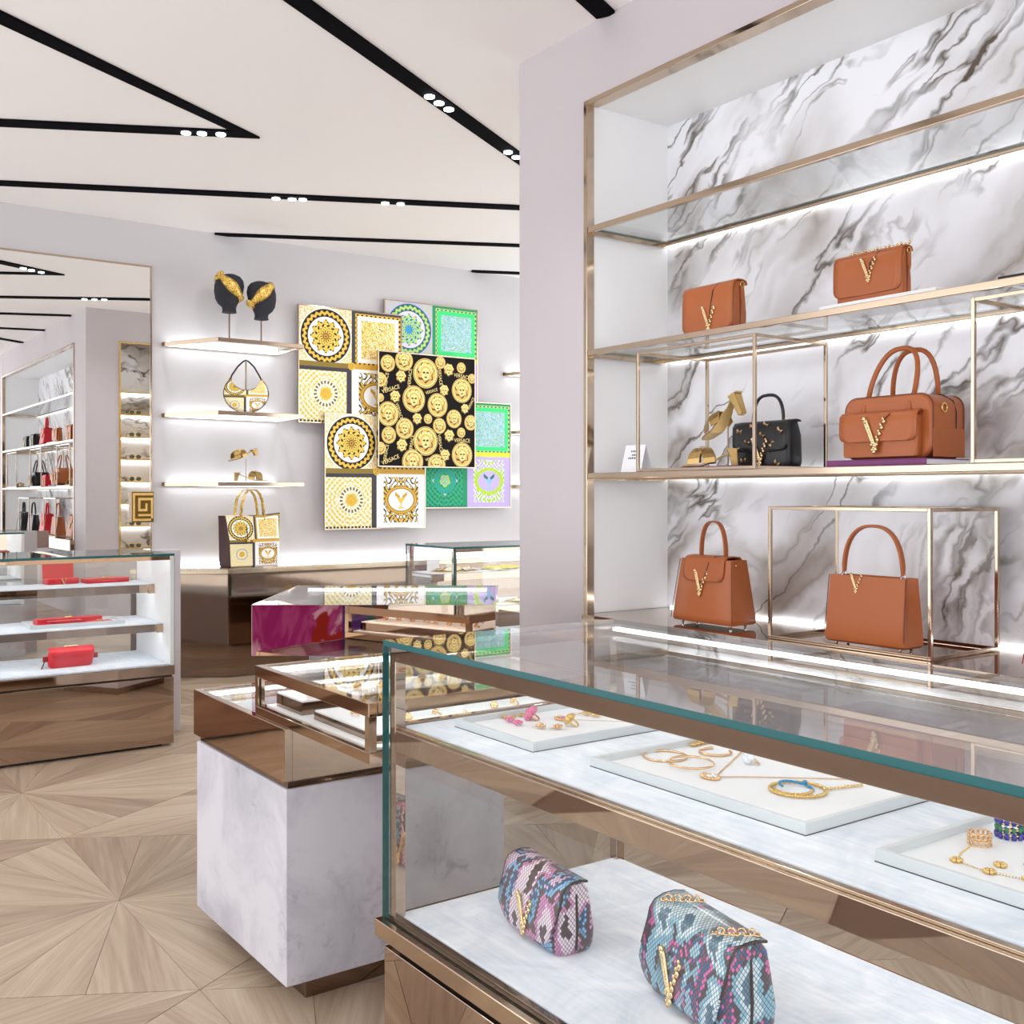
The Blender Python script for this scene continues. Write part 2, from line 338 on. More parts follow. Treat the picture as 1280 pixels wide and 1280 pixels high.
# ------------------------------------------------------------------ mesh builder
class MB:
    def __init__(s, org=(0, 0, 0)):
        s.v = []; s.f = []; s.m = []; s.sm = []; s.uv = {}; s.X = Matrix.Identity(4); s.org = Vector(org)
    def add(s, vs, fs, m=0, smooth=False):
        b = len(s.v)
        for p in vs: s.v.append(tuple((s.X @ Vector(p)) - s.org))
        for f in fs: s.f.append([i + b for i in f]); s.m.append(m); s.sm.append(smooth)
        return s
    def box(s, x0, x1, y0, y1, z0, z1, m=0):
        return s.add([(x0, y0, z0), (x1, y0, z0), (x1, y1, z0), (x0, y1, z0), (x0, y0, z1), (x1, y0, z1), (x1, y1, z1), (x0, y1, z1)],
                     [(0, 3, 2, 1), (4, 5, 6, 7), (0, 1, 5, 4), (1, 2, 6, 5), (2, 3, 7, 6), (3, 0, 4, 7)], m)
    def gbox(s, x0, x1, y0, y1, z0, z1, big='z'):
        # glass slab: large faces slot 0, narrow edges slot 1
        b = {'z': (0, 0, 1, 1, 1, 1), 'y': (1, 1, 0, 1, 0, 1), 'x': (1, 1, 1, 0, 1, 0)}[big]
        s.box(x0, x1, y0, y1, z0, z1)
        s.m[-6:] = list(b); return s
    def prism(s, poly, z0, z1, m=0, me=None):
        n = len(poly)
        s.add([(x, y, z0) for x, y in poly] + [(x, y, z1) for x, y in poly],
              [tuple(range(n - 1, -1, -1)), tuple(range(n, 2 * n))] + [(i, (i + 1) % n, n + (i + 1) % n, n + i) for i in range(n)], m)
        if me is not None: s.m[-n:] = [me] * n
        return s
    def loft(s, rings, m=0, cap=True, smooth=True, closed=True):
        n = len(rings[0]); b = [p for r in rings for p in r]; fs = []
        for k in range(len(rings) - 1):
            for i in range(n if closed else n - 1):
                j = (i + 1) % n; fs.append((k * n + i, k * n + j, (k + 1) * n + j, (k + 1) * n + i))
        s.add(b, fs, m, smooth)
        if cap:
            s.add(rings[0], [tuple(range(n - 1, -1, -1))], m); s.add(rings[-1], [tuple(range(n))], m)
        return s
    def tube(s, path, r, n=8, m=0, closed=False, flat=1.0, smooth=True):
        P = [Vector(p) for p in path]; N = len(P); rings = []
        up = None
        for i in range(N):
            if closed: d = P[(i + 1) % N] - P[i - 1]
            else: d = P[min(i + 1, N - 1)] - P[max(i - 1, 0)]
            d.normalize()
            if up is None:
                up = Vector((0, 0, 1)) if abs(d.z) < 0.9 else Vector((1, 0, 0))
            a_ = (up - d * up.dot(d)).normalized(); b_ = d.cross(a_); up = a_
            rr = r[i] if isinstance(r, (list, tuple)) else r
            rings.append([tuple(P[i] + a_ * math.cos(t) * rr * flat + b_ * math.sin(t) * rr) for t in [2 * PI * k / n for k in range(n)]])
        if closed: rings.append(rings[0])
        return s.loft(rings, m, not closed, smooth)
    def ribbon(s, path, side, wd, th, m=0, smooth=True):
        P = [Vector(p) for p in path]; N = len(P); sd = Vector(side).normalized(); rings = []
        for i in range(N):
            d = (P[min(i + 1, N - 1)] - P[max(i - 1, 0)]).normalized(); nn = d.cross(sd).normalized()
            ww = wd[i] if isinstance(wd, (list, tuple)) else wd
            rings.append([tuple(P[i] + sd * a_ * ww / 2 + nn * b_ * th / 2) for a_, b_ in ((-1, -1), (1, -1), (1, 1), (-1, 1))])
        return s.loft(rings, m, True, False)
    def ball(s, c, r, n=8, k=5, m=0, sc_=(1, 1, 1)):
        vs = [(c[0], c[1], c[2] - r * sc_[2])]
        for j in range(1, k):
            a_ = -PI / 2 + PI * j / k
            for i in range(n):
                t = 2 * PI * i / n; vs.append((c[0] + r * sc_[0] * math.cos(a_) * math.cos(t), c[1] + r * sc_[1] * math.cos(a_) * math.sin(t), c[2] + r * sc_[2] * math.sin(a_)))
        vs.append((c[0], c[1], c[2] + r * sc_[2])); fs = []
        for i in range(n): fs.append((0, 1 + (i + 1) % n, 1 + i))
        for j in range(k - 2):
            for i in range(n):
                q = 1 + j * n; fs.append((q + i, q + (i + 1) % n, q + n + (i + 1) % n, q + n + i))
        q = 1 + (k - 2) * n
        for i in range(n): fs.append((q + i, q + (i + 1) % n, len(vs) - 1))
        return s.add(vs, fs, m, True)
    def torus(s, c, R_, r, n=32, k=8, m=0, tilt=(0, 0, 0), a0=0, a1=2 * PI, sy=1.0):
        from mathutils import Euler
        e = Euler(tilt).to_matrix(); full = abs(a1 - a0 - 2 * PI) < 1e-6
        path = [tuple(Vector(c) + e @ Vector((R_ * math.cos(t), R_ * sy * math.sin(t), 0))) for t in [a0 + (a1 - a0) * i / n for i in range(n if full else n + 1)]]
        return s.tube(path, r, k, m, full)
    def build(s, name, mats, parent=None, bevel=0, seg=2, smooth=None, solid=0, sub=0, uvf=None, kind=None):
        me = bpy.data.meshes.new(name); me.from_pydata(s.v, [], s.f)
        if isinstance(mats, str): mats = [mats]
        for k in mats: me.materials.append(M[k])
        me.polygons.foreach_set('material_index', s.m)
        me.polygons.foreach_set('use_smooth', [x if smooth is None else smooth for x in s.sm])
        if uvf:
            ul = me.uv_layers.new(name='UVMap')
            for l in me.loops: ul.data[l.index].uv = uvf(s.v[l.vertex_index], l.vertex_index)
        me.update()
        o = bpy.data.objects.new(name, me); COL.objects.link(o)
        if parent is not None: o.parent = parent
        if solid:
            md = o.modifiers.new('solid', 'SOLIDIFY'); md.thickness = solid; md.offset = 0
        if bevel:
            md = o.modifiers.new('bevel', 'BEVEL'); md.width = bevel; md.segments = seg; md.limit_method = 'ANGLE'; md.angle_limit = 0.6
        if sub:
            md = o.modifiers.new('sub', 'SUBSURF'); md.levels = sub; md.render_levels = sub
        if kind: o['kind'] = kind
        return o

def thing(name, label, cat, loc=(0, 0, 0), rz=0, group=None):
    o = bpy.data.objects.new(name, None); COL.objects.link(o); o.empty_display_size = 0.05
    o.location = loc; o.rotation_euler = (0, 0, rz); tag(o, label, cat, group); return o
def tag(o, label, cat, group=None):
    o['label'] = label; o['category'] = cat
    if group: o['group'] = group
    return o
def struct(o): o['kind'] = 'structure'; return o
def one(name, mb, mats, label, cat, loc=(0, 0, 0), rz=0, group=None, **k):
    o = mb.build(name, mats, **k); o.location = loc; o.rotation_euler = (0, 0, rz); return tag(o, label, cat, group)
def rrect(w, d, r, n=4, z=0, cx=0, cy=0):
    out = []; r = min(r, w / 2 - 1e-4, d / 2 - 1e-4)
    for (sx, sy, a0) in ((1, 1, 0), (-1, 1, PI / 2), (-1, -1, PI), (1, -1, 1.5 * PI)):
        for i in range(n + 1):
            t = a0 + PI / 2 * i / n
            out.append((cx + sx * (w / 2 - r) + r * math.cos(t), cy + sy * (d / 2 - r) + r * math.sin(t), z))
    return out

ZC = 3.357; YB = 7.98; XW = 2.91
NY0, NY1 = -0.61, 3.512        # niche along y
NX = 3.378                     # niche back
LED = 0.84                     # niche ledge top
S4, S3, S2, NT = 1.44, 1.965, 2.49, 3.017

# ------------------------------------------------------------------ structure
floor = struct(MB().box(-2.5, 7.2, -3.6, 8.2, -0.06, -0.0105).build('floor', 'oak_joint'))
TA, TB = 1.355, 0.783
def edge_pt(t):
    cx_, sy_ = math.cos(t), math.sin(t); k = 1 / (abs(cx_) / TA + abs(sy_) / TB); return (k * cx_, k * sy_)
ANG = [k * PI / 8 for k in range(16)]
def wedge_poly(k):
    p, q = edge_pt(ANG[k]), edge_pt(ANG[k] + PI / 8)
    pts = [(0, 0), p, q]; cx_ = sum(a_[0] for a_ in pts) / 3; cy_ = sum(a_[1] for a_ in pts) / 3
    out = []
    for x, y in pts:
        d = math.hypot(x - cx_, y - cy_); k2 = 1 - 0.0022 / d; out.append((cx_ + (x - cx_) * k2, cy_ + (y - cy_) * k2))
    return out
def wedge_uv(k):
    t = ANG[k] + PI / 16; c_, s_ = math.cos(t), math.sin(t)
    return lambda p, i: (p[0] * c_ + p[1] * s_, -p[0] * s_ + p[1] * c_)
tiles = []
for i in range(-4, 6):
    for j in range(-6, 8):
        if (i + j) % 2 == 0:
            x, y = 0.993 + TA * i, 3.635 + TB * j
            if -1.4 < x < 6.3 and -2.9 < y < 7.9: tiles.append((math.hypot(x - 1.0, (y - 4.0)), x, y))
tiles.sort()
wm = []
for k in range(16):
    o = MB().prism(wedge_poly(k), -0.0105, 0).build('plank', 'oak', uvf=wedge_uv(k)); wm.append(o.data); bpy.data.objects.remove(o)
for _, x, y in tiles[:18]:
    for k in range(16):
        o = bpy.data.objects.new('plank', wm[k]); COL.objects.link(o); o.parent = floor; o.location = (x, y, 0)
rest = MB(); ru = {}
for _, x, y in tiles[18:]:
    for k in range(16):
        f_ = wedge_uv(k); off = R.random() * 40
        b = len(rest.v); pl = wedge_poly(k)
        rest.prism([(x + p[0], y + p[1]) for p in pl], -0.0105, 0)
        for q in range(6): uu = f_(pl[q % 3], 0); ru[b + q] = (uu[0] + off, uu[1] + off)
rest.build('distant_planks', 'oak', floor, uvf=lambda p, i: ru[i], kind='stuff')

struct(MB().box(-4.5, 7.6, -4, 8.2, ZC, ZC + 0.1).build('ceiling', 'ceiling_white'))
struct(MB().box(-4.5, 8, YB, YB + 0.2, 0, ZC).build('wall_back', 'wall_grey'))
VX0, VX1, VZ0, VZ1 = 3.256, 3.86, 0.72, 3.02      # eyewear recess in the end face
wr = MB()
wr.box(XW, 4.6, NY1 + 0.012, 3.80, 0, ZC)                     # pillar core
wr.box(XW, VX0, 3.80, 4.01, 0, ZC); wr.box(VX1, 4.6, 3.80, 4.01, 0, ZC)
wr.box(VX0, VX1, 3.80, 4.01, 0, VZ0); wr.box(VX0, VX1, 3.80, 4.01, VZ1, ZC)
wr.box(XW, 4.6, NY0, NY1 + 0.012, NT + 0.012, ZC)             # above the niche
wr.box(XW + 0.03, 4.6, NY0, NY1 + 0.012, 0, 0.79)             # below
wr.box(NX + 0.03, 4.6, NY0, NY1 + 0.012, 0.79, NT + 0.012)
wr.box(XW, 4.6, -3.9, NY0 - 0.012, 0, ZC)
wall_right = struct(wr.build('wall_right', 'wall_pink'))
lin = MB()
lin.box(XW, NX, NY1, NY1 + 0.012, LED, NT); lin.build('niche_side', 'white_lacquer', wall_right)
MB().box(XW, NX, NY0 - 0.012, NY0, LED, NT).build('niche_side', 'white_lacquer', wall_right)
MB().box(XW, NX + 0.03, NY0 - 0.012, NY1 + 0.012, NT, NT + 0.012).build('niche_soffit', 'white_lacquer', wall_right)
MB().box(NX, NX + 0.03, NY0, NY1, LED, NT).build('marble_panel', 'calacatta', wall_right)
fr = MB()
fr.box(XW - 0.012, XW + 0.03, NY1 - 0.006, NY1 + 0.016, 0.79, NT + 0.016); fr.build('niche_frame', 'brass', wall_right, bevel=0.002)
MB().box(XW - 0.012, XW + 0.03, NY0 - 0.016, NY0 + 0.006, 0.79, NT + 0.016).build('niche_frame', 'brass', wall_right, bevel=0.002)
MB().box(XW - 0.012, XW + 0.05, NY0 + 0.006, NY1 - 0.006, NT - 0.006, NT + 0.016).build('niche_frame', 'brass', wall_right, bevel=0.002)

# ledge of the niche
MB().box(XW - 0.03, NX, NY0 + 0.01, NY1 - 0.01, 0.79, LED).build('niche_ledge', 'bronze_mirror', wall_right, bevel=0.002)
MB().box(XW - 0.045, XW - 0.03, NY0 + 0.01, NY1 - 0.01, 0.72, LED + 0.002).build('ledge_trim', 'bronze', wall_right, bevel=0.002)
MB().box(NX - 0.014, NX - 0.002, NY0 + 0.03, NY1 - 0.03, LED, LED + 0.008).build('led_strip', 'led_soft', wall_right)

# niche shelves
def niche_shelf(z, label):
    t = thing('glass_shelf', label, 'shelf', (XW, 1.45, z - 0.03), 0, 'glass shelves of the marble niche'); O = t.location
    y0, y1 = NY0 + 0.007, NY1 - 0.007
    MB(O).gbox(XW + 0.012, NX - 0.034, y0, y1, z - 0.014, z).build('glass_plate', ['glass_shelf', 'glass_edge'], t)
    MB(O).box(XW - 0.008, XW + 0.012, y0, y1, z - 0.023, z + 0.001).build('front_rail', 'brass', t, bevel=0.002)
    MB(O).box(NX - 0.034, NX - 0.020, y0, y1, z - 0.023, z + 0.001).build('back_rail', 'brass', t, bevel=0.002)
    for yy in (y0, y1 - 0.012):
        MB(O).box(XW + 0.012, NX - 0.034, yy, yy + 0.012, z - 0.03, z - 0.014).build('side_rail', 'brass', t)
    MB(O).box(NX - 0.0195, NX - 0.013, y0 + 0.01, y1 - 0.01, z - 0.022, z - 0.001).build('led_strip', 'led_soft', t)
niche_shelf(S2, 'empty glass shelf with brass rails, topmost in the marble niche')
niche_shelf(S3, 'glass shelf with brass rails carrying the two tan flap bags')
niche_shelf(S4, 'glass shelf with brass rails under the tan boston bag')

# mirror on the back wall
mi = thing('wall_mirror', 'tall wall mirror with a thin gold edge beside the lit wall shelves', 'mirror', (0.9, YB, 0.05)); O = mi.location
MB(O).box(-0.6, 2.40, YB - 0.012, YB, 0.05, 3.03).build('mirror_pane', 'mirror', mi)
f_ = MB(O); f_.box(2.40, 2.412, YB - 0.016, YB, 0.05, 3.042); f_.box(-0.612, -0.6, YB - 0.016, YB, 0.05, 3.042); f_.box(-0.6, 2.40, YB - 0.016, YB, 3.03, 3.042)
f_.build('frame', 'brass', mi)
# Greek-key pull on the mirror
gk = thing('door_pull', 'gold pull plate with a Greek key relief on the mirror edge', 'door pull', (2.335, YB - 0.012, 1.145)); O = gk.location
MB(O).box(2.255, 2.415, YB - 0.05, YB - 0.016, 1.145, 1.37).build('plate', 'old_gold', gk, bevel=0.002)
k = MB(O); yk0, yk1 = YB - 0.057, YB - 0.05
def kb(x0, x1, z0, z1): k.box(2.255 + x0 * 0.16, 2.255 + x1 * 0.16, yk0, yk1, 1.145 + z0 * 0.225, 1.145 + z1 * 0.225)
for q in ((0.04, 0.14, 0.04, 0.96), (0.14, 0.96, 0.88, 0.96), (0.86, 0.96, 0.12, 0.80), (0.28, 0.86, 0.72, 0.80), (0.28, 0.38, 0.36, 0.72), (0.38, 0.70, 0.36, 0.44), (0.60, 0.70, 0.44, 0.62), (0.14, 0.86, 0.04, 0.12), (0.28, 0.86, 0.20, 0.27)): kb(*q)
k.build('key_relief', 'gold', gk)

# ceiling tracks
def track(pts, label, wd=0.085, spots=(), miter=None):
    t = thing('ceiling_light_track', label, 'light track', (pts[0][0], pts[0][1], ZC - 0.012), 0, 'black slot tracks in the ceiling'); O = t.location
    for (p, q) in zip(pts[:-1], pts[1:]):
        d = Vector((q[0] - p[0], q[1] - p[1])).normalized(); n = Vector((-d.y, d.x)) * wd / 2
        pp, qq = Vector(p), Vector(q)
        MB(O).prism([tuple(pp - n), tuple(qq - n), tuple(qq + n), tuple(pp + n)], ZC - 0.012, ZC).build('slot', 'track_black', t)
    if miter:
        MB(O).prism(miter, ZC - 0.0125, ZC).build('slot_tip', 'track_black', t)
    for (x, y) in spots:
        s_ = MB(O); rg = [[(x + r_ * math.cos(2 * PI * i / 14), y + r_ * math.sin(2 * PI * i / 14), z_) for i in range(14)] for r_, z_ in ((0.026, ZC - 0.013), (0.026, ZC - 0.020))]
        s_.loft(rg[::-1], 0, True, False); h = s_.build('spotlight', 'spot_glow', t)
def ends(p, ang, l0, l1):
    d = (math.cos(ang), math.sin(ang)); return [(p[0] + d[0] * l0, p[1] + d[1] * l0), (p[0] + d[0] * l1, p[1] + d[1] * l1)]
A30 = math.radians(30); DN = math.radians(-27.5)
track(ends((1.807, 4.013), math.radians(30.2), -3.6, 2.6), 'long black ceiling track passing over the pillar end, with spotlights', 0.095, [(2.76, 4.571), (2.845, 4.619), (2.932, 4.664), (3.58, 5.048), (3.673, 5.095)])
av = thing('ceiling_light_track', 'black ceiling track bent into a sharp arrow with three spotlights at its tip', 'light track', (2.319, 5.677, ZC - 0.012), 0, 'black slot tracks in the ceiling'); O = av.location
MB(O).prism([(2.319, 5.677), (2.148, 5.654), (-1.6, 3.571), (-1.6, 3.395)], ZC - 0.012, ZC).build('slot', 'track_black', av)
MB(O).prism([(2.319, 5.677), (-0.4, 7.093), (-0.4, 6.967), (2.148, 5.654)], ZC - 0.012, ZC).build('slot', 'track_black', av)
for (x, y) in ((1.945, 5.81), (2.02, 5.768), (2.11, 5.722)):
    MB(O).loft([[(x + 0.026 * math.cos(2 * PI * i / 14), y + 0.026 * math.sin(2 * PI * i / 14), z_) for i in range(14)] for z_ in (ZC - 0.020, ZC - 0.0125)], 0, True, False).build('spotlight', 'spot_glow', av)
track([(-0.2, 8.19 - 0.0), (4.35, 6.01), (5.6, 5.37)], 'long black ceiling track crossing between mirror wall and pillar', 0.10, [(2.869, 6.745), (2.965, 6.70), (3.027, 6.665), (3.524, 6.42), (3.619, 6.375)])
track([(2.90, 7.985), (5.6, 6.63)], 'black ceiling track starting at the wall above the headband stands', 0.075)
track([(5.25, 7.97), (6.6, 7.35)], 'short black ceiling track at the wall above the mint scarves', 0.075)
track([(-0.8, 1.70), (2.905, 3.385)], 'black ceiling track ending at the pink wall over the niche', 0.09)
track([(-0.6, 1.10), (2.905, 2.08)], 'black ceiling track ending over the tan boston bag', 0.09)
track([(0.4, 2.55), (2.905, 0.78)], 'black ceiling track slanting toward the wall over the red bags', 0.09)
# lamps of the tracks
def lamp(x, y, e, size=1.9):
    L = bpy.data.lights.new('track_lamp', 'SPOT'); L.energy = e; L.spot_size = size; L.spot_blend = 0.8; L.shadow_soft_size = 0.06; L.color = (0.97, 0.98, 1.0)
    o = bpy.data.objects.new('track_lamp', L); COL.objects.link(o); o.location = (x, y, ZC - 0.03)
for x, y in ((2.0, 5.8), (2.9, 4.65), (3.0, 6.7), (3.6, 5.05), (1.0, 3.55), (0.2, 3.1), (1.2, 2.6), (1.3, 1.6), (0.6, 6.5), (4.6, 5.9), (-0.4, 4.2), (2.2, 3.0)):
    lamp(x, y, 21)

def fill_spot(x, y, tx, tz, e):  # extra spots on the track line, added to brighten the back wall
    L = bpy.data.lights.new('wall_fill_spot', 'SPOT'); L.energy = e; L.spot_size = 1.5; L.spot_blend = 1.0; L.shadow_soft_size = 0.06; L.color = (1.0, 0.98, 0.97)
    o = bpy.data.objects.new('wall_fill_spot', L); COL.objects.link(o); o.location = (x, y, ZC - 0.03)
    o.rotation_euler = (Vector((tx, YB, tz)) - o.location).to_track_quat('-Z', 'Y').to_euler()
fill_spot(2.95, 6.70, 3.0, 1.9, 22); fill_spot(3.57, 6.40, 4.2, 2.0, 30); fill_spot(4.7, 5.83, 5.0, 1.9, 30)

# ------------------------------------------------------------------ front jewellery case
FX0, FX1, FY0, FY1 = 1.124, 1.794, -0.95, 2.053
UD, LD, FT = 0.847, 0.433, 1.032
fc = thing('jewellery_case', 'long bronze and glass counter holding jewellery trays and snakeskin bags', 'display case', (1.459, 0.55, 0)); O = fc.location
MB(O).box(FX0 + 0.03, FX1 - 0.03, FY0 + 0.03, FY1 - 0.03, 0, 0.06).build('plinth', 'black_gap', fc)
bs = MB(O).box(FX0 - 0.002, FX1, FY0, FY1 - 0.004, 0.05, 0.366).build('base', 'bronze_mirror', fc, bevel=0.002)
MB(O).box(FX0 + 0.022, FX1 - 0.02, FY0 + 0.02, FY1 - 0.03, 0.366, 0.387).build('shadow_gap', 'black_gap', fc)
MB(O).box(FX0 - 0.016, FX1 + 0.01, FY0 - 0.012, FY1 + 0.014, 0.387, 0.424).build('deck_band', 'brass', fc, bevel=0.002)
MB(O).box(FX0 + 0.012, FX0 + 0.028, FY0, FY1 - 0.012, 0.424, 0.431).build('inner_lip', 'bronze_dark', fc, bevel=0.001)
MB(O).box(FX0 + 0.030, FX1 - 0.012, FY0 + 0.02, FY1 - 0.014, 0.424, LD).build('lower_pad', 'velvet', fc, bevel=0.003)
gt_ = MB(O).gbox(FX0, FX1, FY0, FY1 + 0.004, FT - 0.012, FT); gt_.m[-6:] = [0, 0, 1, 0, 0, 1]; gt_.build('glass_top', ['glass', 'glass_edge'], fc)
MB(O).gbox(FX0 - 0.002, FX0 + 0.008, FY0, FY1 + 0.004, 0.424, FT - 0.012, 'x').build('front_pane', ['glass', 'glass_edge'], fc)
MB(O).gbox(FX0 + 0.008, FX1, FY1 - 0.008, FY1 + 0.004, 0.424, FT - 0.012, 'y').build('end_pane', ['glass', 'glass_edge'], fc)
tr = MB(O).box(FX0 + 0.0085, FX0 + 0.026, FY0, FY1 - 0.030, FT - 0.045, FT - 0.0125).build('top_rail', 'bronze_mirror', fc, bevel=0.0015)
MB(O).box(FX0 + 0.0265, FX0 + 0.034, FY0 + 0.02, FY1 - 0.04, FT - 0.022, FT - 0.0135).build('led_strip', 'led', fc)
MB(O).box(FX1 - 0.03, FX1 - 0.004, FY0, FY1 - 0.030, FT - 0.035, FT - 0.0125).build('top_rail', 'bronze_dark', fc, bevel=0.0015)
MB(O).box(FX1 - 0.046, FX1 - 0.031, FY0 + 0.02, FY1 - 0.04, FT - 0.022, FT - 0.0135).build('led_strip', 'led', fc)
MB(O).box(FX0 + 0.026, FX1 - 0.03, FY1 - 0.026, FY1 - 0.0085, FT - 0.04, FT - 0.0125).build('top_rail', 'bronze_dark', fc)
for (x, y) in ((FX0 + 0.009, FY1 - 0.034), (FX1 - 0.028, FY1 - 0.034)):
    MB(O).box(x, x + 0.026, y, y + 0.0255, 0.425, FT - 0.013).build('corner_post', 'bronze_mirror', fc, bevel=0.0015)
MB(O).box(FX0 + 0.009, FX0 + 0.024, FY0, FY1 - 0.035, UD - 0.054, UD - 0.008).build('shelf_rail', 'bronze_mirror', fc, bevel=0.0015)
MB(O).box(FX0 + 0.018, FX0 + 0.032, FY0, FY1 - 0.035, UD - 0.008, UD - 0.003).build('shelf_lip', 'brass', fc, bevel=0.001)
MB(O).box(FX0 + 0.035, FX1 - 0.04, FY1 - 0.030, FY1 - 0.012, UD - 0.045, UD + 0.004).build('shelf_end_rail', 'bronze_mirror', fc, bevel=0.0015)
MB(O).box(FX0 + 0.024, FX1 - 0.03, FY0, FY1 - 0.032, UD - 0.022, UD - 0.008).build('shelf_board', 'bronze_mirror', fc)
MB(O).box(FX0 + 0.033, FX1 - 0.035, FY0 + 0.01, FY1 - 0.034, UD - 0.008, UD).build('upper_pad', 'velvet', fc, bevel=0.003)
MB(O).box(FX0 + 0.026, FX0 + 0.040, FY0 + 0.02, FY1 - 0.05, UD - 0.030, UD - 0.0225).build('led_strip', 'led_case', fc)
MB(O).box(FX1 - 0.07, FX1 - 0.05, FY0 + 0.02, FY1 - 0.05, UD - 0.030, UD - 0.0225).build('led_strip', 'led_case', fc)

# ------------------------------------------------------------------ stepped cases (red goods, scarves)
def stepped_case(name, label, x0, x1, y0, y1, white_end, pads=('velvet', 'velvet', 'velvet')):
    t = thing(name, label, 'display case', ((x0 + x1) / 2, (y0 + y1) / 2, 0)); O = t.location
    D1, D2, D3, T = 0.852, 0.645, 0.441, 1.032
    MB(O).box(x0 + 0.04, x1 - 0.06, y0 + 0.03, y1 - 0.02, 0, 0.015).build('plinth', 'black_gap', t)
    MB(O).box(x0, x1 - 0.004, y0, y1, 0.015, 0.372).build('base', 'bronze_mirror', t, bevel=0.002)
    MB(O).box(x0 + 0.01, x1 - 0.01, y0 + 0.012, y1 - 0.01, 0.372, 0.382).build('shadow_gap', 'black_gap', t)
    MB(O).box(x0, x1, y0 - 0.008, y1, 0.382, 0.432).build('deck_band', 'bronze', t, bevel=0.002)
    MB(O).box(x0 + 0.02, x1 - 0.022, y0 + 0.015, y1 - 0.02, 0.432, D3).build('lower_pad', pads[2], t, bevel=0.002)
    for z, ys, hh in ((D1, y0 + 0.29, 0.05), (D2, y0 + 0.14, 0.045)):
        MB(O).box(x0 + 0.02, x1 - 0.022, ys, ys + 0.014, z - hh, z - 0.004).build('shelf_rail', 'bronze_mirror', t, bevel=0.0015)
        MB(O).box(x0 + 0.02, x1 - 0.022, ys + 0.014, y1 - 0.02, z - 0.024, z - 0.008).build('shelf_board', 'white_lacquer', t)
        MB(O).box(x0 + 0.02, x1 - 0.022, ys + 0.005, y1 - 0.02, z - 0.008 if False else z - 0.004, z).build('shelf_pad', 'velvet', t)
        MB(O).box(x0 + 0.04, x1 - 0.03, ys + 0.016, ys + 0.032, z - 0.040, z - 0.0245).build('led_strip', 'led', t)
        for xx in ((x0 + 0.02, x1 - 0.055) if True else ()):
            MB(O).box(xx, xx + 0.034, ys - 0.010, ys - 0.0005, z - hh - 0.004, z - 0.002).build('rail_end', 'bronze', t, bevel=0.001)
    MB(O).gbox(x0, x1, y0, y1, T - 0.012, T).build('glass_top', ['glass', 'glass_edge'], t)
    MB(O).gbox(x0, x1, y0, y0 + 0.008, 0.432, T - 0.012, 'y').build('front_pane', ['glass', 'glass_edge'], t)
    MB(O).box(x0, x1 - 0.022, y0 + 0.0085, y0 + 0.026, T - 0.034, T - 0.0125).build('top_rail', 'bronze', t, bevel=0.001)
    MB(O).box(x0, x1 - 0.022, y0 + 0.0265, y0 + 0.036, T - 0.024, T - 0.0135).build('led_strip', 'led', t)
    MB(O).gbox(x0 + 0.02, x1 - 0.022, y1 - 0.01, y1 - 0.004, 0.445, T - 0.0125, 'y').build('back_pane', ['glass', 'glass_edge'], t)
    for white, xa in ((white_end == 'right', x1 - 0.020), (white_end == 'left', x0)):
        if white: MB(O).box(xa, xa + 0.020, y0 + 0.0085, y1, 0.432, T - 0.0125).build('end_panel', 'white_lacquer', t)
        else:
            MB(O).gbox(xa + 0.004, xa + 0.014, y0 + 0.0085, y1, 0.432, T - 0.0125, 'x').build('end_pane', ['glass', 'glass_edge'], t)
            for yy in (y0 + 0.03, y1 - 0.05): MB(O).box(xa + 0.0145, xa + 0.036, yy, yy + 0.022, 0.44, T - 0.013).build('corner_post', 'bronze_dark', t)
    return t
lc = stepped_case('stepped_showcase', 'stepped glass showcase of red leather goods in front of the mirror', -0.75, 1.85, 5.71, 6.345, 'right')
O = lc.location
MB(O).box(1.852, 1.995, 6.05, 6.12, 0.0, 1.035).build('end_screen', 'panel_grey', lc, bevel=0.002)
MB(O).box(-0.75, 1.852, 6.346, 6.38, 0.0, 0.43).build('back_board', 'panel_grey', lc)
sc2 = stepped_case('stepped_showcase', 'glass showcase of folded scarves standing behind the pink pillar', 3.44, 5.6, 5.41, 6.0, 'right')

# ------------------------------------------------------------------ marble island with stacked boxes
BX0, BX1, BY0, BY1 = 1.136, 1.832, 2.604, 3.291
il = thing('marble_island', 'grey marble display block with a bronze box on top', 'display block', (1.484, 2.948, 0)); O = il.location
MB(O).box(BX0 + 0.07, BX1 - 0.06, BY0 + 0.035, BY1 - 0.06, 0, 0.06).build('plinth', 'bronze_dark', il, bevel=0.002)
MB(O).box(BX0, BX1, BY0, BY1, 0.0595, 0.577).build('marble_body', 'grey_marble', il, bevel=0.003)
MB(O).box(BX0 + 0.008, BX1 - 0.012, BY0 + 0.008, BY1 - 0.012, 0.577, 0.597).build('shadow_gap', 'bronze_dark', il)
bxm = MB(O)
bxm.box(BX0 - 0.006, BX0 + 0.016, BY0 - 0.002, BY1 + 0.012, 0.597, 0.737); bxm.box(BX1 - 0.016, BX1 + 0.006, BY0 - 0.002, BY1 + 0.012, 0.597, 0.737)
bxm.box(BX0 + 0.016, BX1 - 0.016, BY0 - 0.002, BY0 + 0.020, 0.597, 0.737); bxm.box(BX0 + 0.016, BX1 - 0.016, BY1 - 0.010, BY1 + 0.012, 0.597, 0.737)
bxm.box(BX0 + 0.016, BX1 - 0.016, BY0 + 0.020, BY1 - 0.010, 0.597, 0.61); bxm.build('bronze_box', 'bronze', il, bevel=0.0015)
MB(O).box(BX0 + 0.017, BX1 - 0.017, BY0 + 0.021, BY1 - 0.011, 0.61, 0.69).build('box_lining', 'velvet', il)
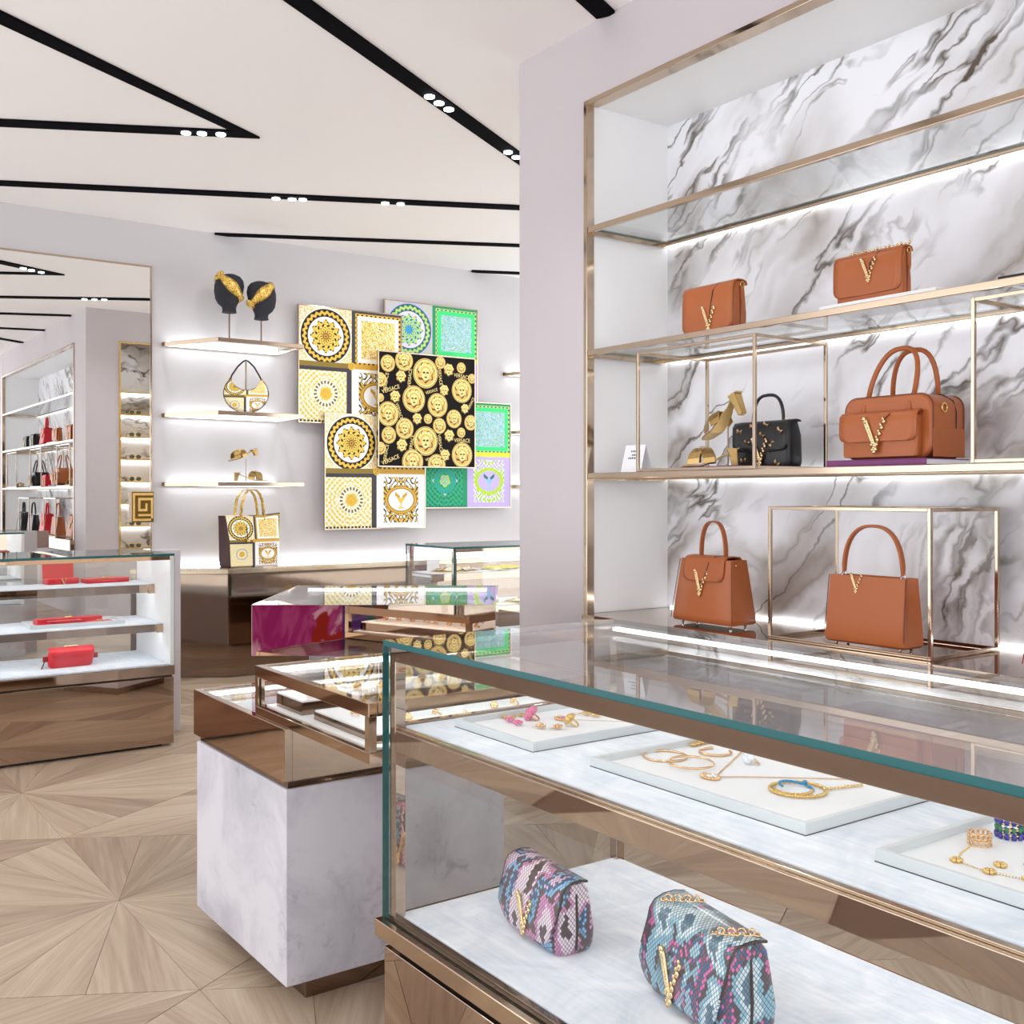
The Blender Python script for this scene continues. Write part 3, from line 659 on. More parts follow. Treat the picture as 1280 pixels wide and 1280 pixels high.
MB(O).gbox(BX0 + 0.0165, BX1 - 0.0165, BY0 + 0.0205, BY1 - 0.0105, 0.727, 0.735).build('box_glass', ['glass', 'glass'], il)
MB(O).box(BX0 + 0.03, BX1 - 0.03, BY1 - 0.024, BY1 - 0.0115, 0.715, 0.726).build('led_strip', 'led', il)

VY0, VY1, VZA, VZB = 2.15, 2.82, 0.737, 0.877
VXA, VXB = 1.138, 1.812
vt = thing('jewellery_vitrine', 'low gold-framed glass box of rings overhanging the marble island', 'vitrine', (1.475, 2.485, VZA)); O = vt.location
MB(O).box(VXA, VXB, VY0, VY1, VZA, VZA + 0.026).build('bottom_frame', 'bronze', vt, bevel=0.0015)
tf = MB(O); hT = VZB - 0.034
tf.box(VXA, VXA + 0.022, VY0, VY1, hT, VZB - 0.002); tf.box(VXB - 0.022, VXB, VY0, VY1, hT, VZB - 0.002)
tf.box(VXA + 0.022, VXB - 0.022, VY0, VY0 + 0.022, hT, VZB - 0.002); tf.box(VXA + 0.022, VXB - 0.022, VY1 - 0.022, VY1, hT, VZB - 0.002)
tf.build('top_frame', 'bronze', vt, bevel=0.0015)
for x in (VXA, VXB - 0.02):
    for y in (VY0, VY1 - 0.02):
        MB(O).box(x, x + 0.02, y, y + 0.02, VZA + 0.026, hT).build('corner_post', 'brass', vt)
MB(O).gbox(VXA + 0.004, VXA + 0.010, VY0 + 0.02, VY1 - 0.02, VZA + 0.026, hT, 'x').build('side_pane', ['glass', 'glass_edge'], vt)
MB(O).gbox(VXA + 0.02, VXB - 0.02, VY0 + 0.004, VY0 + 0.010, VZA + 0.026, hT, 'y').build('side_pane', ['glass', 'glass_edge'], vt)
MB(O).gbox(VXA + 0.0225, VXB - 0.0225, VY0 + 0.0225, VY1 - 0.0225, VZB - 0.010, VZB - 0.004).build('glass_top', ['glass', 'glass'], vt)
MB(O).box(VXA + 0.024, VXB - 0.024, VY0 + 0.024, VY1 - 0.024, VZA + 0.026, VZA + 0.030).build('pad', 'tray_white', vt)
MB(O).box(VXA + 0.03, VXB - 0.03, VY1 - 0.036, VY1 - 0.0225, VZB - 0.022, VZB - 0.011).build('led_strip', 'led_case', vt)
MB(O).box(VXA + 0.03, VXB - 0.03, VY0 + 0.0225, VY0 + 0.034, VZB - 0.022, VZB - 0.011).build('led_strip', 'led_case', vt)

# ------------------------------------------------------------------ bronze vitrine turned to the aisle
F_ = Vector((0.58153, 0.81353)); Rr = Vector((0.81353, -0.58153))
cw = F_ * 4.15 + Rr * (-0.488)
cv = thing('mirrored_vitrine', 'wide polished bronze table vitrine with glass lid on a marble foot', 'vitrine', (cw.x, cw.y, 0), -math.atan2(0.58153, 0.81353))
hw, hd, z0, z1 = 0.4305, 0.40, 0.780, 0.9606
MB().box(-0.23, 0.27, -0.14, 0.30, 0, 0.05).build('plinth', 'bronze_dark', cv)
MB().box(-0.27, 0.31, -0.18, 0.34, 0.05, z0 - 0.012).build('marble_foot', 'grey_marble', cv, bevel=0.003)
MB().box(-0.26, 0.30, -0.17, 0.33, z0 - 0.012, z0).build('shadow_gap', 'black_gap', cv)
q = MB()
q.box(-hw, hw, -hd, -hd + 0.012, z0, z1); q.box(-hw, hw, hd - 0.012, hd, z0, z1); q.box(-hw, -hw + 0.012, -hd + 0.012, hd - 0.012, z0, z1); q.box(hw - 0.012, hw, -hd + 0.012, hd - 0.012, z0, z1)
q.box(-hw + 0.012, hw - 0.012, -hd + 0.012, hd - 0.012, z0, z0 + 0.012); q.build('bronze_walls', 'bronze_mirror', cv, bevel=0.001)
MB().box(-hw + 0.013, hw - 0.013, -hd + 0.013, hd - 0.013, z0 + 0.012, z0 + 0.12).build('pad', 'velvet', cv)
MB().gbox(-hw + 0.0125, hw - 0.0125, -hd + 0.0125, hd - 0.0125, z1 - 0.009, z1 - 0.001).build('glass_top', ['glass', 'glass'], cv)
MB().box(-hw + 0.05, hw - 0.05, hd - 0.026, hd - 0.013, z1 - 0.024, z1 - 0.010).build('led_strip', 'led', cv)

# ------------------------------------------------------------------ back counter
bc = thing('wall_counter', 'bronze mirror-clad counter with angled end under the wall shelves', 'counter', (4.6, 7.75, 0)); O = bc.location
pl = [(2.25, 7.965), (2.84, 7.56), (7.2, 7.56), (7.2, 7.965)]
ins = lambda k: [(2.25 + k * 2, 7.965), (2.84 + k * 0.55, 7.56 + k), (7.2 - k, 7.56 + k), (7.2 - k, 7.965)]
MB(O).prism(ins(0.05), 0, 0.03).build('plinth', 'bronze_dark', bc)
MB(O).prism(ins(0.012), 0.03, 0.13).build('kick_panel', 'bronze_dark', bc)
MB(O).prism(ins(0.004), 0.13, 0.765).build('front_panel', 'bronze_dark', bc, bevel=0.002)
MB(O).prism(pl, 0.765, 0.80).build('top_band', 'brass', bc, bevel=0.002)
MB(O).prism(ins(0.03), 0.80, 0.806).build('top_plate', 'bronze_mirror', bc)
MB(O).box(2.45, 7.1, 7.935, 7.962, 0.81, 0.835).build('led_strip', 'led_soft', bc)

# wall shelves with lit edges
def wall_shelf(z, label, x=0.0, g='lit brass wall shelves'):
    t = thing('wall_shelf', label, 'shelf', (2.95 + x, 7.75, z - 0.03), 0, g); O = t.location
    P = [(2.48 + x, 7.965), (2.73 + x, 7.46), (3.40 + x, 7.46), (3.41 + x, 7.965)]
    cx_, cy_ = sum(p[0] for p in P) / 4, sum(p[1] for p in P) / 4
    inn = [(p[0] + (cx_ - p[0]) * 0.05, p[1] + (cy_ - p[1]) * 0.06) for p in P]
    MB(O).prism(inn, z - 0.012, z - 0.001, 0, 1).build('glass_plate', ['glass_shelf', 'glass_edge'], t)
    for a_, b_ in ((0, 1), (1, 2), (2, 3), (3, 0)):
        poly = [P[a_], P[b_], inn[b_], inn[a_]]
        MB(O).prism(poly, z - 0.03, z).build('edge_rail', 'brass', t, bevel=0.0015)
    MB(O).box(2.52 + x, 3.38 + x, 7.905, 7.930, z - 0.028, z - 0.0125).build('led_strip', 'led', t)
    MB(O).box(2.52 + x, 3.38 + x, 7.950, 7.962, z + 0.0005, z + 0.010).build('led_strip', 'led_soft', t)
wall_shelf(2.484, 'lit brass-edged wall shelf holding two black head forms')
wall_shelf(1.955, 'lit brass-edged wall shelf under the printed hobo bag')
wall_shelf(1.440, 'lit brass-edged wall shelf under the gold sandals')
for z, lb in ((2.465, 'highest bare brass wall shelf beside the mint scarves'), (1.93, 'middle bare brass wall shelf beside the mint scarves'), (1.44, 'lowest bare brass wall shelf beside the mint scarves')):
    wall_shelf(z, lb, 3.11)

# eyewear vitrine in the end of the pillar
ev = thing('eyewear_cabinet', 'narrow gold-framed wall cabinet with lit shelves of sunglasses', 'cabinet', (3.556, 4.0, 0.72)); O = ev.location
fr = MB(O); fr.box(VX0, VX0 + 0.018, 3.95, 4.02, VZ0, VZ1); fr.box(VX1 - 0.018, VX1, 3.95, 4.02, VZ0, VZ1); fr.box(VX0 + 0.018, VX1 - 0.018, 3.95, 4.02, VZ0, VZ0 + 0.018); fr.box(VX0 + 0.018, VX1 - 0.018, 3.95, 4.02, VZ1 - 0.018, VZ1)
fr.build('frame', 'brass_bright', ev)
MB(O).box(VX0, VX1, 3.801, 3.812, VZ0, VZ1).build('marble_back', 'calacatta', ev)
evz = [0.76 + 0.245 * i for i in range(8)]
for z in evz:
    MB(O).box(VX0 + 0.002, VX1 - 0.002, 3.813, 4.012, z - 0.014, z).build('shelf', 'brass_bright', ev)
    MB(O).box(VX0 + 0.03, VX1 - 0.03, 3.82, 3.84, z - 0.026, z - 0.0145).build('led_strip', 'led', ev)

# magenta video screen standing beside the photographer
scr = thing('video_screen', 'large floor-standing video screen showing magenta swirls', 'screen', tuple((F_ * -0.45 + Rr * -1.75)) + (0,), -math.atan2(0.58153, 0.81353))
MB().box(-0.82, 0.82, -0.08, -0.008, 0, 2.5).build('housing', 'track_black', scr, bevel=0.004)
MB().box(-0.80, 0.80, -0.008, -0.001, 0.02, 2.48).build('picture', 'screen_picture', scr, uvf=lambda p, i: ((p[0] + 0.8) / 1.6, p[2] / 2.5))

# ------------------------------------------------------------------ handbag pieces (local: x across, -y front, z up)
def arch(x0, x1, z0, h, y=0, n=18, pw=0.8, yb=0.0):
    out = []
    for i in range(n + 1):
        t = PI * i / n; cx_ = (x0 + x1) / 2; hw_ = (x1 - x0) / 2
        sx = math.copysign(abs(math.cos(t)) ** pw, math.cos(t)); out.append((cx_ - hw_ * sx, y + yb * math.sin(t), z0 + h * math.sin(t) ** 0.9 if math.sin(t) > 0 else z0))
    return out
def flap_sheet(W, prof, r, n=10, uvs=None):
    # prof: list of (y,z); sheet across x with rounded lower corners at the end of prof
    L = [0]
    for p, q in zip(prof[:-1], prof[1:]): L.append(L[-1] + math.hypot(q[0] - p[0], q[1] - p[1]))
    T = L[-1]
    def at(s_):
        for i in range(len(L) - 1):
            if s_ <= L[i + 1] + 1e-9:
                t = (s_ - L[i]) / max(1e-9, L[i + 1] - L[i]); return (prof[i][0] + (prof[i + 1][0] - prof[i][0]) * t, prof[i][1] + (prof[i + 1][1] - prof[i][1]) * t)
        return prof[-1]
    ss = sorted(set([round(x, 6) for x in L] + [T - r * (1 - math.sin(PI / 2 * i / 5)) for i in range(6)]))
    mb = MB(); rows = []; uv = {}
    for s_ in ss:
        e = max(0, r - (T - s_)); hw_ = W / 2 - r + math.sqrt(max(0, r * r - e * e)); y, z = at(s_)
        row = []
        for i in range(n + 1):
            x = -hw_ + 2 * hw_ * i / n; uv[len(rows) * (n + 1) + i] = (x, s_); row.append((x, y, z))
        rows.append(row)
    vs = [p for r_ in rows for p in r_]; fs = []
    for k_ in range(len(rows) - 1):
        for i in range(n): fs.append((k_ * (n + 1) + i, (k_ + 1) * (n + 1) + i, (k_ + 1) * (n + 1) + i + 1, k_ * (n + 1) + i + 1))
    mb.add(vs, fs, 0, True); mb.uvd = uv; return mb
def body(levels, r=0.02, n=4):
    mb = MB(); mb.loft([rrect(w_, d_, r, n, z_, 0, cy_) for (z_, w_, d_, cy_) in levels], 0, True, True); return mb
def vlogo(parent, x, y, z, s_=0.05, lean=0.0, mat='clasp_gold', name='v_clasp'):
    # V of gilt leaves, its foot at (x,y,z)
    mb = MB(); rr = random.Random(3)
    def P(u, v_): return (x + u * s_, y - 0.004 + lean * v_ * s_, z + v_ * s_)
    mb.tube([P(-0.46, 1.0), P(-0.04, 0.02)], s_ * 0.055, 6); mb.tube([P(-0.34, 0.98), P(0.02, 0.08)], s_ * 0.05, 6)
    for i in range(11):
        t = i / 10; mb.ball(P(-0.42 + 0.42 * t + rr.uniform(-.03, .03), 1.02 - t), s_ * (0.062 + 0.035 * (i in (0, 1, 9, 10))), 6, 4)
    for i in range(10):
        t = i / 9; mb.ball(P(0.42 - 0.42 * t + (0.05 if i % 2 else -0.05), 1.0 - t), s_ * (0.075 if i % 2 else 0.055), 6, 4, 0, (1, 1, 1.3))
    for d_ in ((-0.1, 0.05), (0.1, 0.06), (0, -0.06), (-0.06, -0.14), (0.06, -0.13), (0, -0.22)): mb.ball(P(*d_), s_ * 0.085, 6, 4)
    return mb.build(name, mat, parent)
def feet(parent, w_, d_, h=0.01, mat='silver', cy_=0):
    for sx in (-1, 1):
        for sy in (-1, 1):
            mb = MB(); mb.loft([[(sx * w_ / 2 + r_ * math.cos(t), cy_ + sy * d_ / 2 + r_ * math.sin(t), z_) for t in [2 * PI * i / 8 for i in range(8)]] for r_, z_ in ((0.004, 0), (0.006, 0.003), (0.006, h))], 0); mb.build('foot', mat, parent)

def flap_bag(label, loc, rz, mat='tan_leather', W=0.26, H=0.19, D=0.085, vs=0.075, vx=-0.0, vz=0.045, full=True, chain=False, group=None, drop=0.06):
    t = thing('flap_bag', label, 'handbag', loc, rz, group); z0 = 0.0
    body([(z0, W * 0.96, D * 0.80, 0), (z0 + 0.008, W * 0.985, D * 0.92, 0), (z0 + H * 0.35, W * 0.98, D * 0.94, 0), (z0 + H * 0.8, W * 0.96, D * 0.8, 0), (z0 + H * 0.95, W * 0.95, D * 0.62, 0), (z0 + H * 0.97, W * 0.94, D * 0.5, 0)], 0.02).build('body', mat, t)
    end = z0 + (0.012 if full else drop)
    pr = [(D * 0.36, H * 0.90), (D * 0.35, H * 0.93), (D * 0.30, H * 0.975), (D * 0.08, H), (-D * 0.2, H * 0.995), (-D * 0.40, H * 0.95), (-D * 0.50, H * 0.86), (-D * 0.535, H * 0.6), (-D * 0.53, end)]
    fl = flap_sheet(W, pr, 0.026).build('flap', mat, t, solid=0.004)
    # raised diagonal strap on the flap
    yy = -D * 0.545
    st = MB(); st.tube([(W * 0.20, -D * 0.15, H * 1.004), (W * 0.17, -D * 0.40, H * 0.96), (W * 0.12, yy, H * 0.82), (W * 0.05 + vx * 0.3, yy - 0.001, vz + H * 0.30), (vx, yy, vz)], 0.0022, 6); st.build('strap_edge', 'edge_black' if mat == 'tan_leather' else mat, fl)
    vlogo(t, vx, yy, vz, vs)
    # side gussets with folds and a ring tab
    for sx in (-1, 1):
        g = MB()
        g.tube([(sx * W * 0.487, -D * 0.05, 0.01), (sx * W * 0.492, -D * 0.02, H * 0.5), (sx * W * 0.480, 0, H * 0.88)], 0.003, 6); g.build('gusset_fold', 'tan_dark' if mat == 'tan_leather' else mat, t)
        tb = MB(); tb.ribbon([(sx * W * 0.50, 0.005, H * 0.86), (sx * W * 0.502, 0.005, H * 0.62), (sx * W * 0.5, 0.005, H * 0.52)], (0, 1, 0), [0.016, 0.016, 0.008], 0.004)
        tb.build('side_tab', mat, t)
        rg = MB(); rg.torus((sx * W * 0.50, 0.005, H * 0.90), 0.010, 0.0022, 14, 6, 0, (PI / 2, 0, 0 if False else PI / 2)); rg.build('ring', 'brass_bright', t)
    if chain:
        c_ = MB()
        for i in range(16):
            u = i / 15; c_.ball((W * (-0.35 + 0.86 * u), D * 0.05, H * 1.0 + 0.008 + 0.003 * math.sin(i * 2.1)), 0.0055, 6, 4)
        c_.build('chain', 'gold', t)
    return t

def top_handle_bag(label, loc, rz, mat='tan_leather', W=0.325, H=0.245, D=0.15, group=None, dark='tan_dark'):
    t = thing('top_handle_bag', label, 'handbag', loc, rz, group); z = 0.012
    mb = MB(); rings = []
    for f in (0, 0.03, 0.10, 0.3, 0.6, 0.85, 1.0):
        w_ = W * (0.96 + 0.04 * min(1, f * 15)) * (1 - 0.16 * f); d_ = D * (0.86 if f == 0 else 0.98) * (1 - 0.38 * f); fold = 0.020 * math.sin(min(1, f * 1.3) * PI / 2) if f > 0.05 else 0.0
        h2, k2 = w_ / 2, d_ / 2; zz = z + H * f
        rings.append([(-h2 + 0.008, -k2, zz), (-h2 * 0.4, -k2 - 0.002, zz), (h2 * 0.4, -k2 - 0.002, zz), (h2 - 0.008, -k2, zz), (h2, -k2 + 0.008, zz), (h2 - fold * 1.3, 0, zz), (h2, k2 - 0.008, zz), (h2 - 0.008, k2, zz), (-h2 + 0.008, k2, zz), (-h2, k2 - 0.008, zz), (-h2 + fold * 1.3, 0, zz), (-h2, -k2 + 0.008, zz)])
    mb.loft(rings, 0, True, True); mb.build('body', mat, t, sub=0)
    yt = -D * 0.62 / 2
    def yf(f): return -D * 0.98 * (1 - 0.38 * f) / 2 - 0.004
    pr = [(-yt, z + H * 0.8), (-yt * 1.02, z + H * 0.98), (-yt * 0.7, z + H * 1.035), (0, z + H * 1.05), (yt * 0.7, z + H * 1.04), (yf(1) - 0.004, z + H * 0.99), (yf(0.9) - 0.003, z + H * 0.9), (yf(0.68) - 0.003, z + H * 0.66)]
    mb = flap_sheet(W * 0.66, pr, 0.028); fl = mb.build('flap', mat, t, solid=0.005)
    st = MB(); st.tube([(W * 0.20, 0, z + H * 1.06), (W * 0.14, yt * 0.8, z + H * 1.045), (W * 0.09, yf(0.95) - 0.006, z + H * 0.95), (W * 0.03, yf(0.75) - 0.006, z + H * 0.72), (-W * 0.015, yf(0.6) - 0.004, z + H * 0.55)], 0.0026, 6); st.build('strap_edge', dark, fl)
    vlogo(t, -W * 0.03, yf(0.5), z + H * 0.50, 0.075, 0.12)
    hd_ = MB(); hd_.ribbon(arch(-W * 0.20, W * 0.20, z + H * 1.045, 0.135, 0, 20, 0.75), (0, 1, 0), 0.022, 0.007); hd_.build('handle', mat, t, bevel=0.002)
    for sx in (-1, 1):
        sm = MB(); sm.tube([(sx * W * 0.42, -D * 0.305, z + H * 0.99), (sx * W * 0.5, -D * 0.48, z + H * 0.03)], 0.0018, 5); sm.build('seam', dark, t)
        MB().ball((sx * W * 0.415, -D * 0.14, z + H * 0.92), 0.005, 8, 5).build('stud', 'brass_bright', t)
    feet(t, W * 0.78, D * 0.55, 0.013); return t

def tote_bag(label, loc, rz, mat='tan_leather', W=0.31, H=0.225, D=0.11, hh=0.16, group=None, dark='tan_dark', logo=True):
    t = thing('tote_bag', label, 'handbag', loc, rz, group); z = 0.012; mb = MB(); rings = []
    for f, wf, df in ((0, 0.97, 0.80), (0.03, 1.01, 0.95), (0.1, 1.0, 1.0), (0.4, 0.985, 0.9), (0.8, 0.97, 0.72), (1.0, 0.965, 0.64)):
        h2, k2 = W * wf / 2, D * df / 2; zz = z + H * f; fold = 0.022 * min(1, f * 2)
        rings.append([(-h2 + 0.005, -k2, zz), (-h2 * 0.5, -k2, zz), (h2 * 0.5, -k2, zz), (h2 - 0.005, -k2, zz), (h2, -k2 + 0.006, zz), (h2 - fold, 0, zz), (h2, k2 - 0.006, zz), (h2 - 0.005, k2, zz), (-h2 + 0.005, k2, zz), (-h2, k2 - 0.006, zz), (-h2 + fold, 0, zz), (-h2, -k2 + 0.006, zz)])
    top = rings[-1]; inn = [(x * 0.96, y * 0.86, zz) for x, y, zz in top]; deep = [(x * 0.93, y * 0.8, zz - H * 0.25) for x, y, zz in top]
    mb.loft(rings + [inn, deep], 0, True, True); b_ = mb.build('body', mat, t); sm = b_.modifiers.new('es', 'EDGE_SPLIT'); sm.split_angle = 0.7
    MB().box(-W * 0.36, W * 0.36, -D * 0.2, D * 0.2, z + H * 0.74, z + H * 0.76).build('lining', 'edge_black', t)
    if logo: vlogo(t, -W * 0.12, -D * 0.33, z + H * 0.80, 0.05, 0.05)
    hd_ = MB(); hd_.ribbon(arch(-W * 0.37, W * 0.37, z + H * 1.03, hh, 0, 22, 0.8), (0, 1, 0), [0.013] + [0.02] * 21 + [0.013], 0.010); hd_.build('handle', mat, t, bevel=0.003)
    for sx in (-1, 1):
        rg = MB(); rg.torus((sx * W * 0.37, 0, z + H * 1.01), 0.009, 0.003, 12, 6, 0, (PI / 2, 0, 0)); rg.build('ring', 'silver', t)
        MB().tube([(sx * W * 0.485, -D * 0.30, z + H), (sx * W * 0.495, -D * 0.44, z + H * 0.3), (sx * W * 0.505, -D * 0.49, z + H * 0.1)], 0.0016, 5).build('seam', dark, t)
    feet(t, W * 0.8, D * 0.55, 0.013); return t

def boston_bag(label, loc, rz, mat='tan_leather', W=0.36, H=0.20, D=0.17, group=None, dark='tan_dark'):
    t = thing('boston_bag', label, 'handbag', loc, rz, group)
    mb = MB(); rings = []
    prof = [(p[0], p[1] + H / 2) for p in [(q[0], q[1]) for q in rrect(W, H, 0.045, 6)]]
    for y, k_ in ((-D / 2, 0.95), (-D / 2 + 0.004, 0.985), (-D / 2 + 0.012, 1.0), (0, 1.004), (D / 2 - 0.012, 1.0), (D / 2 - 0.004, 0.985), (D / 2, 0.95)):
        rings.append([(x * k_, y, H / 2 + (z_ - H / 2) * k_) for x, z_ in prof])
    rings = [[(x, y, z_ if z_ > 0.02 else max(z_, 0.0)) for x, y, z_ in r_] for r_ in rings]
    mb.loft(rings, 0, True, True); mb.build('body', mat, t)
    for y in (-D / 2 + 0.008, D / 2 - 0.008):
        pi_ = MB(); pi_.tube([(x * 1.002, y, z_) for x, z_ in prof if True], 0.0028, 6, 0, True); pi_.build('piping', dark, t)
    pk = MB(); pw, ph, pd = W * 0.86, H * 0.66, 0.035
    pk.loft([rrect(pw * k_, pd, 0.012, 4, z_, -0.01, -D / 2 - pd / 2 + 0.006) for z_, k_ in ((0.006, 0.97), (0.014, 1.0), (ph * 0.5, 1.0), (ph, 0.99))], 0)
    po = pk.build('front_pocket', mat, t)
    y1 = -D / 2 - pd + 0.003
    pr = [(-D / 2 - 0.001, ph + 0.012), (-D / 2 - 0.012, ph + 0.018), (y1 + 0.010, ph + 0.016), (y1 - 0.002, ph + 0.006), (y1 - 0.005, ph - 0.02), (y1 - 0.005, ph * 0.42)]
    fl = flap_sheet(pw * 1.03, pr, 0.022); fl.X = Matrix.Identity(4)
    fo = fl.build('pocket_flap', mat, t, solid=0.005); fo.location = (-0.01, 0, 0)
    MB().tube([(0.05, y1 - 0.007, ph + 0.008), (0.035, y1 - 0.0085, ph - 0.004), (0.02, y1 - 0.0085, ph - 0.03)], 0.0022, 6).build('strap_edge', dark, fo)
    vlogo(t, -0.015, y1 - 0.008, ph * 0.30, 0.088)
    for y, off in ((-D * 0.36, -0.015), (D * 0.36, 0.02)):
        x0, x1 = -W * 0.26, W * 0.26
        pth = [(x0, -D / 2 - 0.004 if y < 0 else D / 2 + 0.004, H * 0.72), (x0, y * 1.2, H * 0.99)]
        pth += [(p[0] + 0.02 * math.sin(PI * i / 18), y * (1 - 0.5 * math.sin(PI * i / 18)), p[2]) for i, p in enumerate(arch(x0, x1, H * 1.02, 0.155, y, 18, 0.75))]
        pth += [(x1, y * 1.2, H * 0.99), (x1, -D / 2 - 0.004 if y < 0 else D / 2 + 0.004, H * 0.72)]
        hb = MB(); hb.tube(pth, [0.008] * 2 + [0.0085] * (len(pth) - 4) + [0.008] * 2, 8); hb.build('handle', mat, t)
        for x in (x0, x1):
            yk = (-D / 2 - 0.006) if y < 0 else (D / 2 + 0.006)
            MB().box(x - 0.014, x + 0.014, yk - 0.004, yk + 0.006, H * 0.66, H * 0.73).build('handle_tab', dark, t, bevel=0.003)
    sp = MB(); sp.box(W / 2 + 0.0005, W / 2 + 0.0035, -D * 0.47, D * 0.47, 0.002, H * 0.46); sp.build('side_panel', mat, t, bevel=0.003)
    zp = MB(); zp.tube([(W * 0.503, D * 0.22, H * 0.46), (W * 0.505, D * 0.22, H * 0.72), (W * 0.485, D * 0.18, H * 0.9), (W * 0.42, D * 0.02, H * 1.0), (0, 0, H * 1.006), (-W * 0.42, 0, H * 1.0)], 0.0022, 6); zp.build('zip', 'edge_black', t)
    rg = MB(); rg.torus((W * 0.508, -D * 0.15, H * 0.78), 0.014, 0.003, 14, 6, 0, (0, PI / 2, 0)); rg.build('ring', 'brass_bright', t)
    return t

def studded_bag(label, loc, rz, W=0.27, H=0.165, D=0.09):
    t = thing('studded_bag', label, 'handbag', loc, rz); mat = 'black_leather'
    body([(0, W * 0.88, D * 0.8, 0), (0.006, W * 0.95, D * 0.95, 0), (0.03, W, D, 0), (H * 0.7, W * 0.99, D * 0.94, 0), (H, W * 0.95, D * 0.6, 0)], 0.025).build('body', mat, t)
    pr = [(D * 0.28, H * 0.985), (D * 0.2, H * 1.005), (0, H * 1.02), (-D * 0.38, H * 0.99), (-D * 0.52, H * 0.9), (-D * 0.54, H * 0.4)]
    flap_sheet(W, pr, 0.03).build('flap', mat, t, solid=0.004)
    MB().tube([(-W * 0.36, -D * 0.56, H * 0.42), (-W * 0.25, -D * 0.56, H * 0.39), (W * 0.25, -D * 0.56, H * 0.39), (W * 0.36, -D * 0.56, H * 0.42)], 0.003, 6).build('flap_edge', mat, t)
    vlogo(t, 0.005, -D * 0.57, H * 0.2, 0.08)
    rr = random.Random(5)
    for (u, v_) in ((-0.36, 0.82), (-0.12, 0.9), (0.12, 0.93), (0.36, 0.8), (-0.22, 0.58), (0.05, 0.72), (0.22, 0.55), (-0.3, 0.22), (0.3, 0.14), (0.12, 0.4)):
        y = -D * (0.55 if v_ > 0.4 else 0.50) - 0.002; a_ = rr.uniform(-0.7, 0.7); sb = MB()
        sb.X = Matrix.Translation((u * W, y, v_ * H)) @ Matrix.Rotation(a_, 4, 'Y')
        sb.loft([[(-0.013, 0, 0.009), (-0.013, -0.005, 0), (-0.013, 0, -0.009)], [(-0.002, 0, 0.003), (-0.002, -0.007, 0), (-0.002, 0, -0.003)], [(0.002, 0, 0.003), (0.002, -0.007, 0), (0.002, 0, -0.003)], [(0.013, 0, 0.009), (0.013, -0.005, 0), (0.013, 0, -0.009)]], 0, True, False)
        sb.build('bow_stud', 'rose_gold', t)
    hd_ = MB(); hd_.tube(arch(-W * 0.27, W * 0.27, H * 1.02, 0.10, 0, 18, 0.7), 0.0065, 8); hd_.build('handle', mat, t)
    for sx in (-1, 1): MB().torus((sx * W * 0.27, 0, H * 1.03), 0.008, 0.002, 12, 5, 0, (PI / 2, 0, 0)).build('ring', 'brass_bright', t)
    return t

def sandal(name, label, loc, rz, L=0.21, mat='gold_leather', heel=0.075, tilt=None, group=None, stand=None):
    # toe at -x, heel at +x
    t = thing(name, label, 'sandal', loc, rz, group)
    if stand:
        st = MB(); st.tube([(0.02, 0, 0.0), (0.02, 0, stand - 0.005)], 0.003, 6); st.build('display_rod', 'bronze_dark', t)
        X = Matrix.Translation((0, 0, stand)) @ Matrix.Rotation(tilt, 4, 'Y')
    else: X = Matrix.Identity(4)
    sl = MB(); sl.X = X; rings = []
    for i in range(15):
        u = i / 14; x = -L / 2 + L * u; zc = heel * max(0, (u - 0.30) / 0.7) ** 1.25 * (1 if u < 0.86 else 1 - 0.06 * (u - 0.86) / 0.14); wd = 0.033 * (0.55 + 0.9 * math.sin(min(1, 0.12 + u * 1.25) * PI) ** 0.5 * 0.5 + (0.05 if u < 0.5 else 0)) * (0.72 if i == 0 else 1)
        rings.append([(x, -wd, zc), (x, wd, zc), (x, wd, zc + 0.007), (x, -wd, zc + 0.007)])
    sl.loft(rings, 0, True, False); sl.build('sole', 'gold_leather', t, bevel=0.002)
    h = MB(); h.X = X; hx = L / 2 - 0.022
    h.loft([rrect(0.026, 0.03, 0.004, 2, 0, hx + 0.006), rrect(0.03, 0.036, 0.004, 2, heel * 0.5, hx + 0.002), rrect(0.044, 0.044, 0.006, 2, heel * 0.99, hx - 0.006)], 0, True, False); h.build('heel', mat, t)
    for sgn in (-1, 1):
        b_ = MB(); b_.X = X; pth = []
        for i in range(13):
            a_ = PI * i / 12; pth.append((-0.035 + sgn * 0.030 * math.cos(a_), -0.040 * math.cos(a_), 0.006 + heel * 0.06 + 0.058 * math.sin(a_) ** 0.8 + (0.004 if sgn > 0 else 0)))
        b_.ribbon(pth, (1, sgn * 0.3, 0.12), 0.05, 0.004); b_.build('strap', mat, t, bevel=0.0015)
    vl = vlogo(t, 0, 0, 0, 0.02); vl.matrix_local = X @ Matrix.Translation((-0.035, 0, 0.074)) @ Matrix.Rotation(-PI / 2, 4, 'X')
    return t

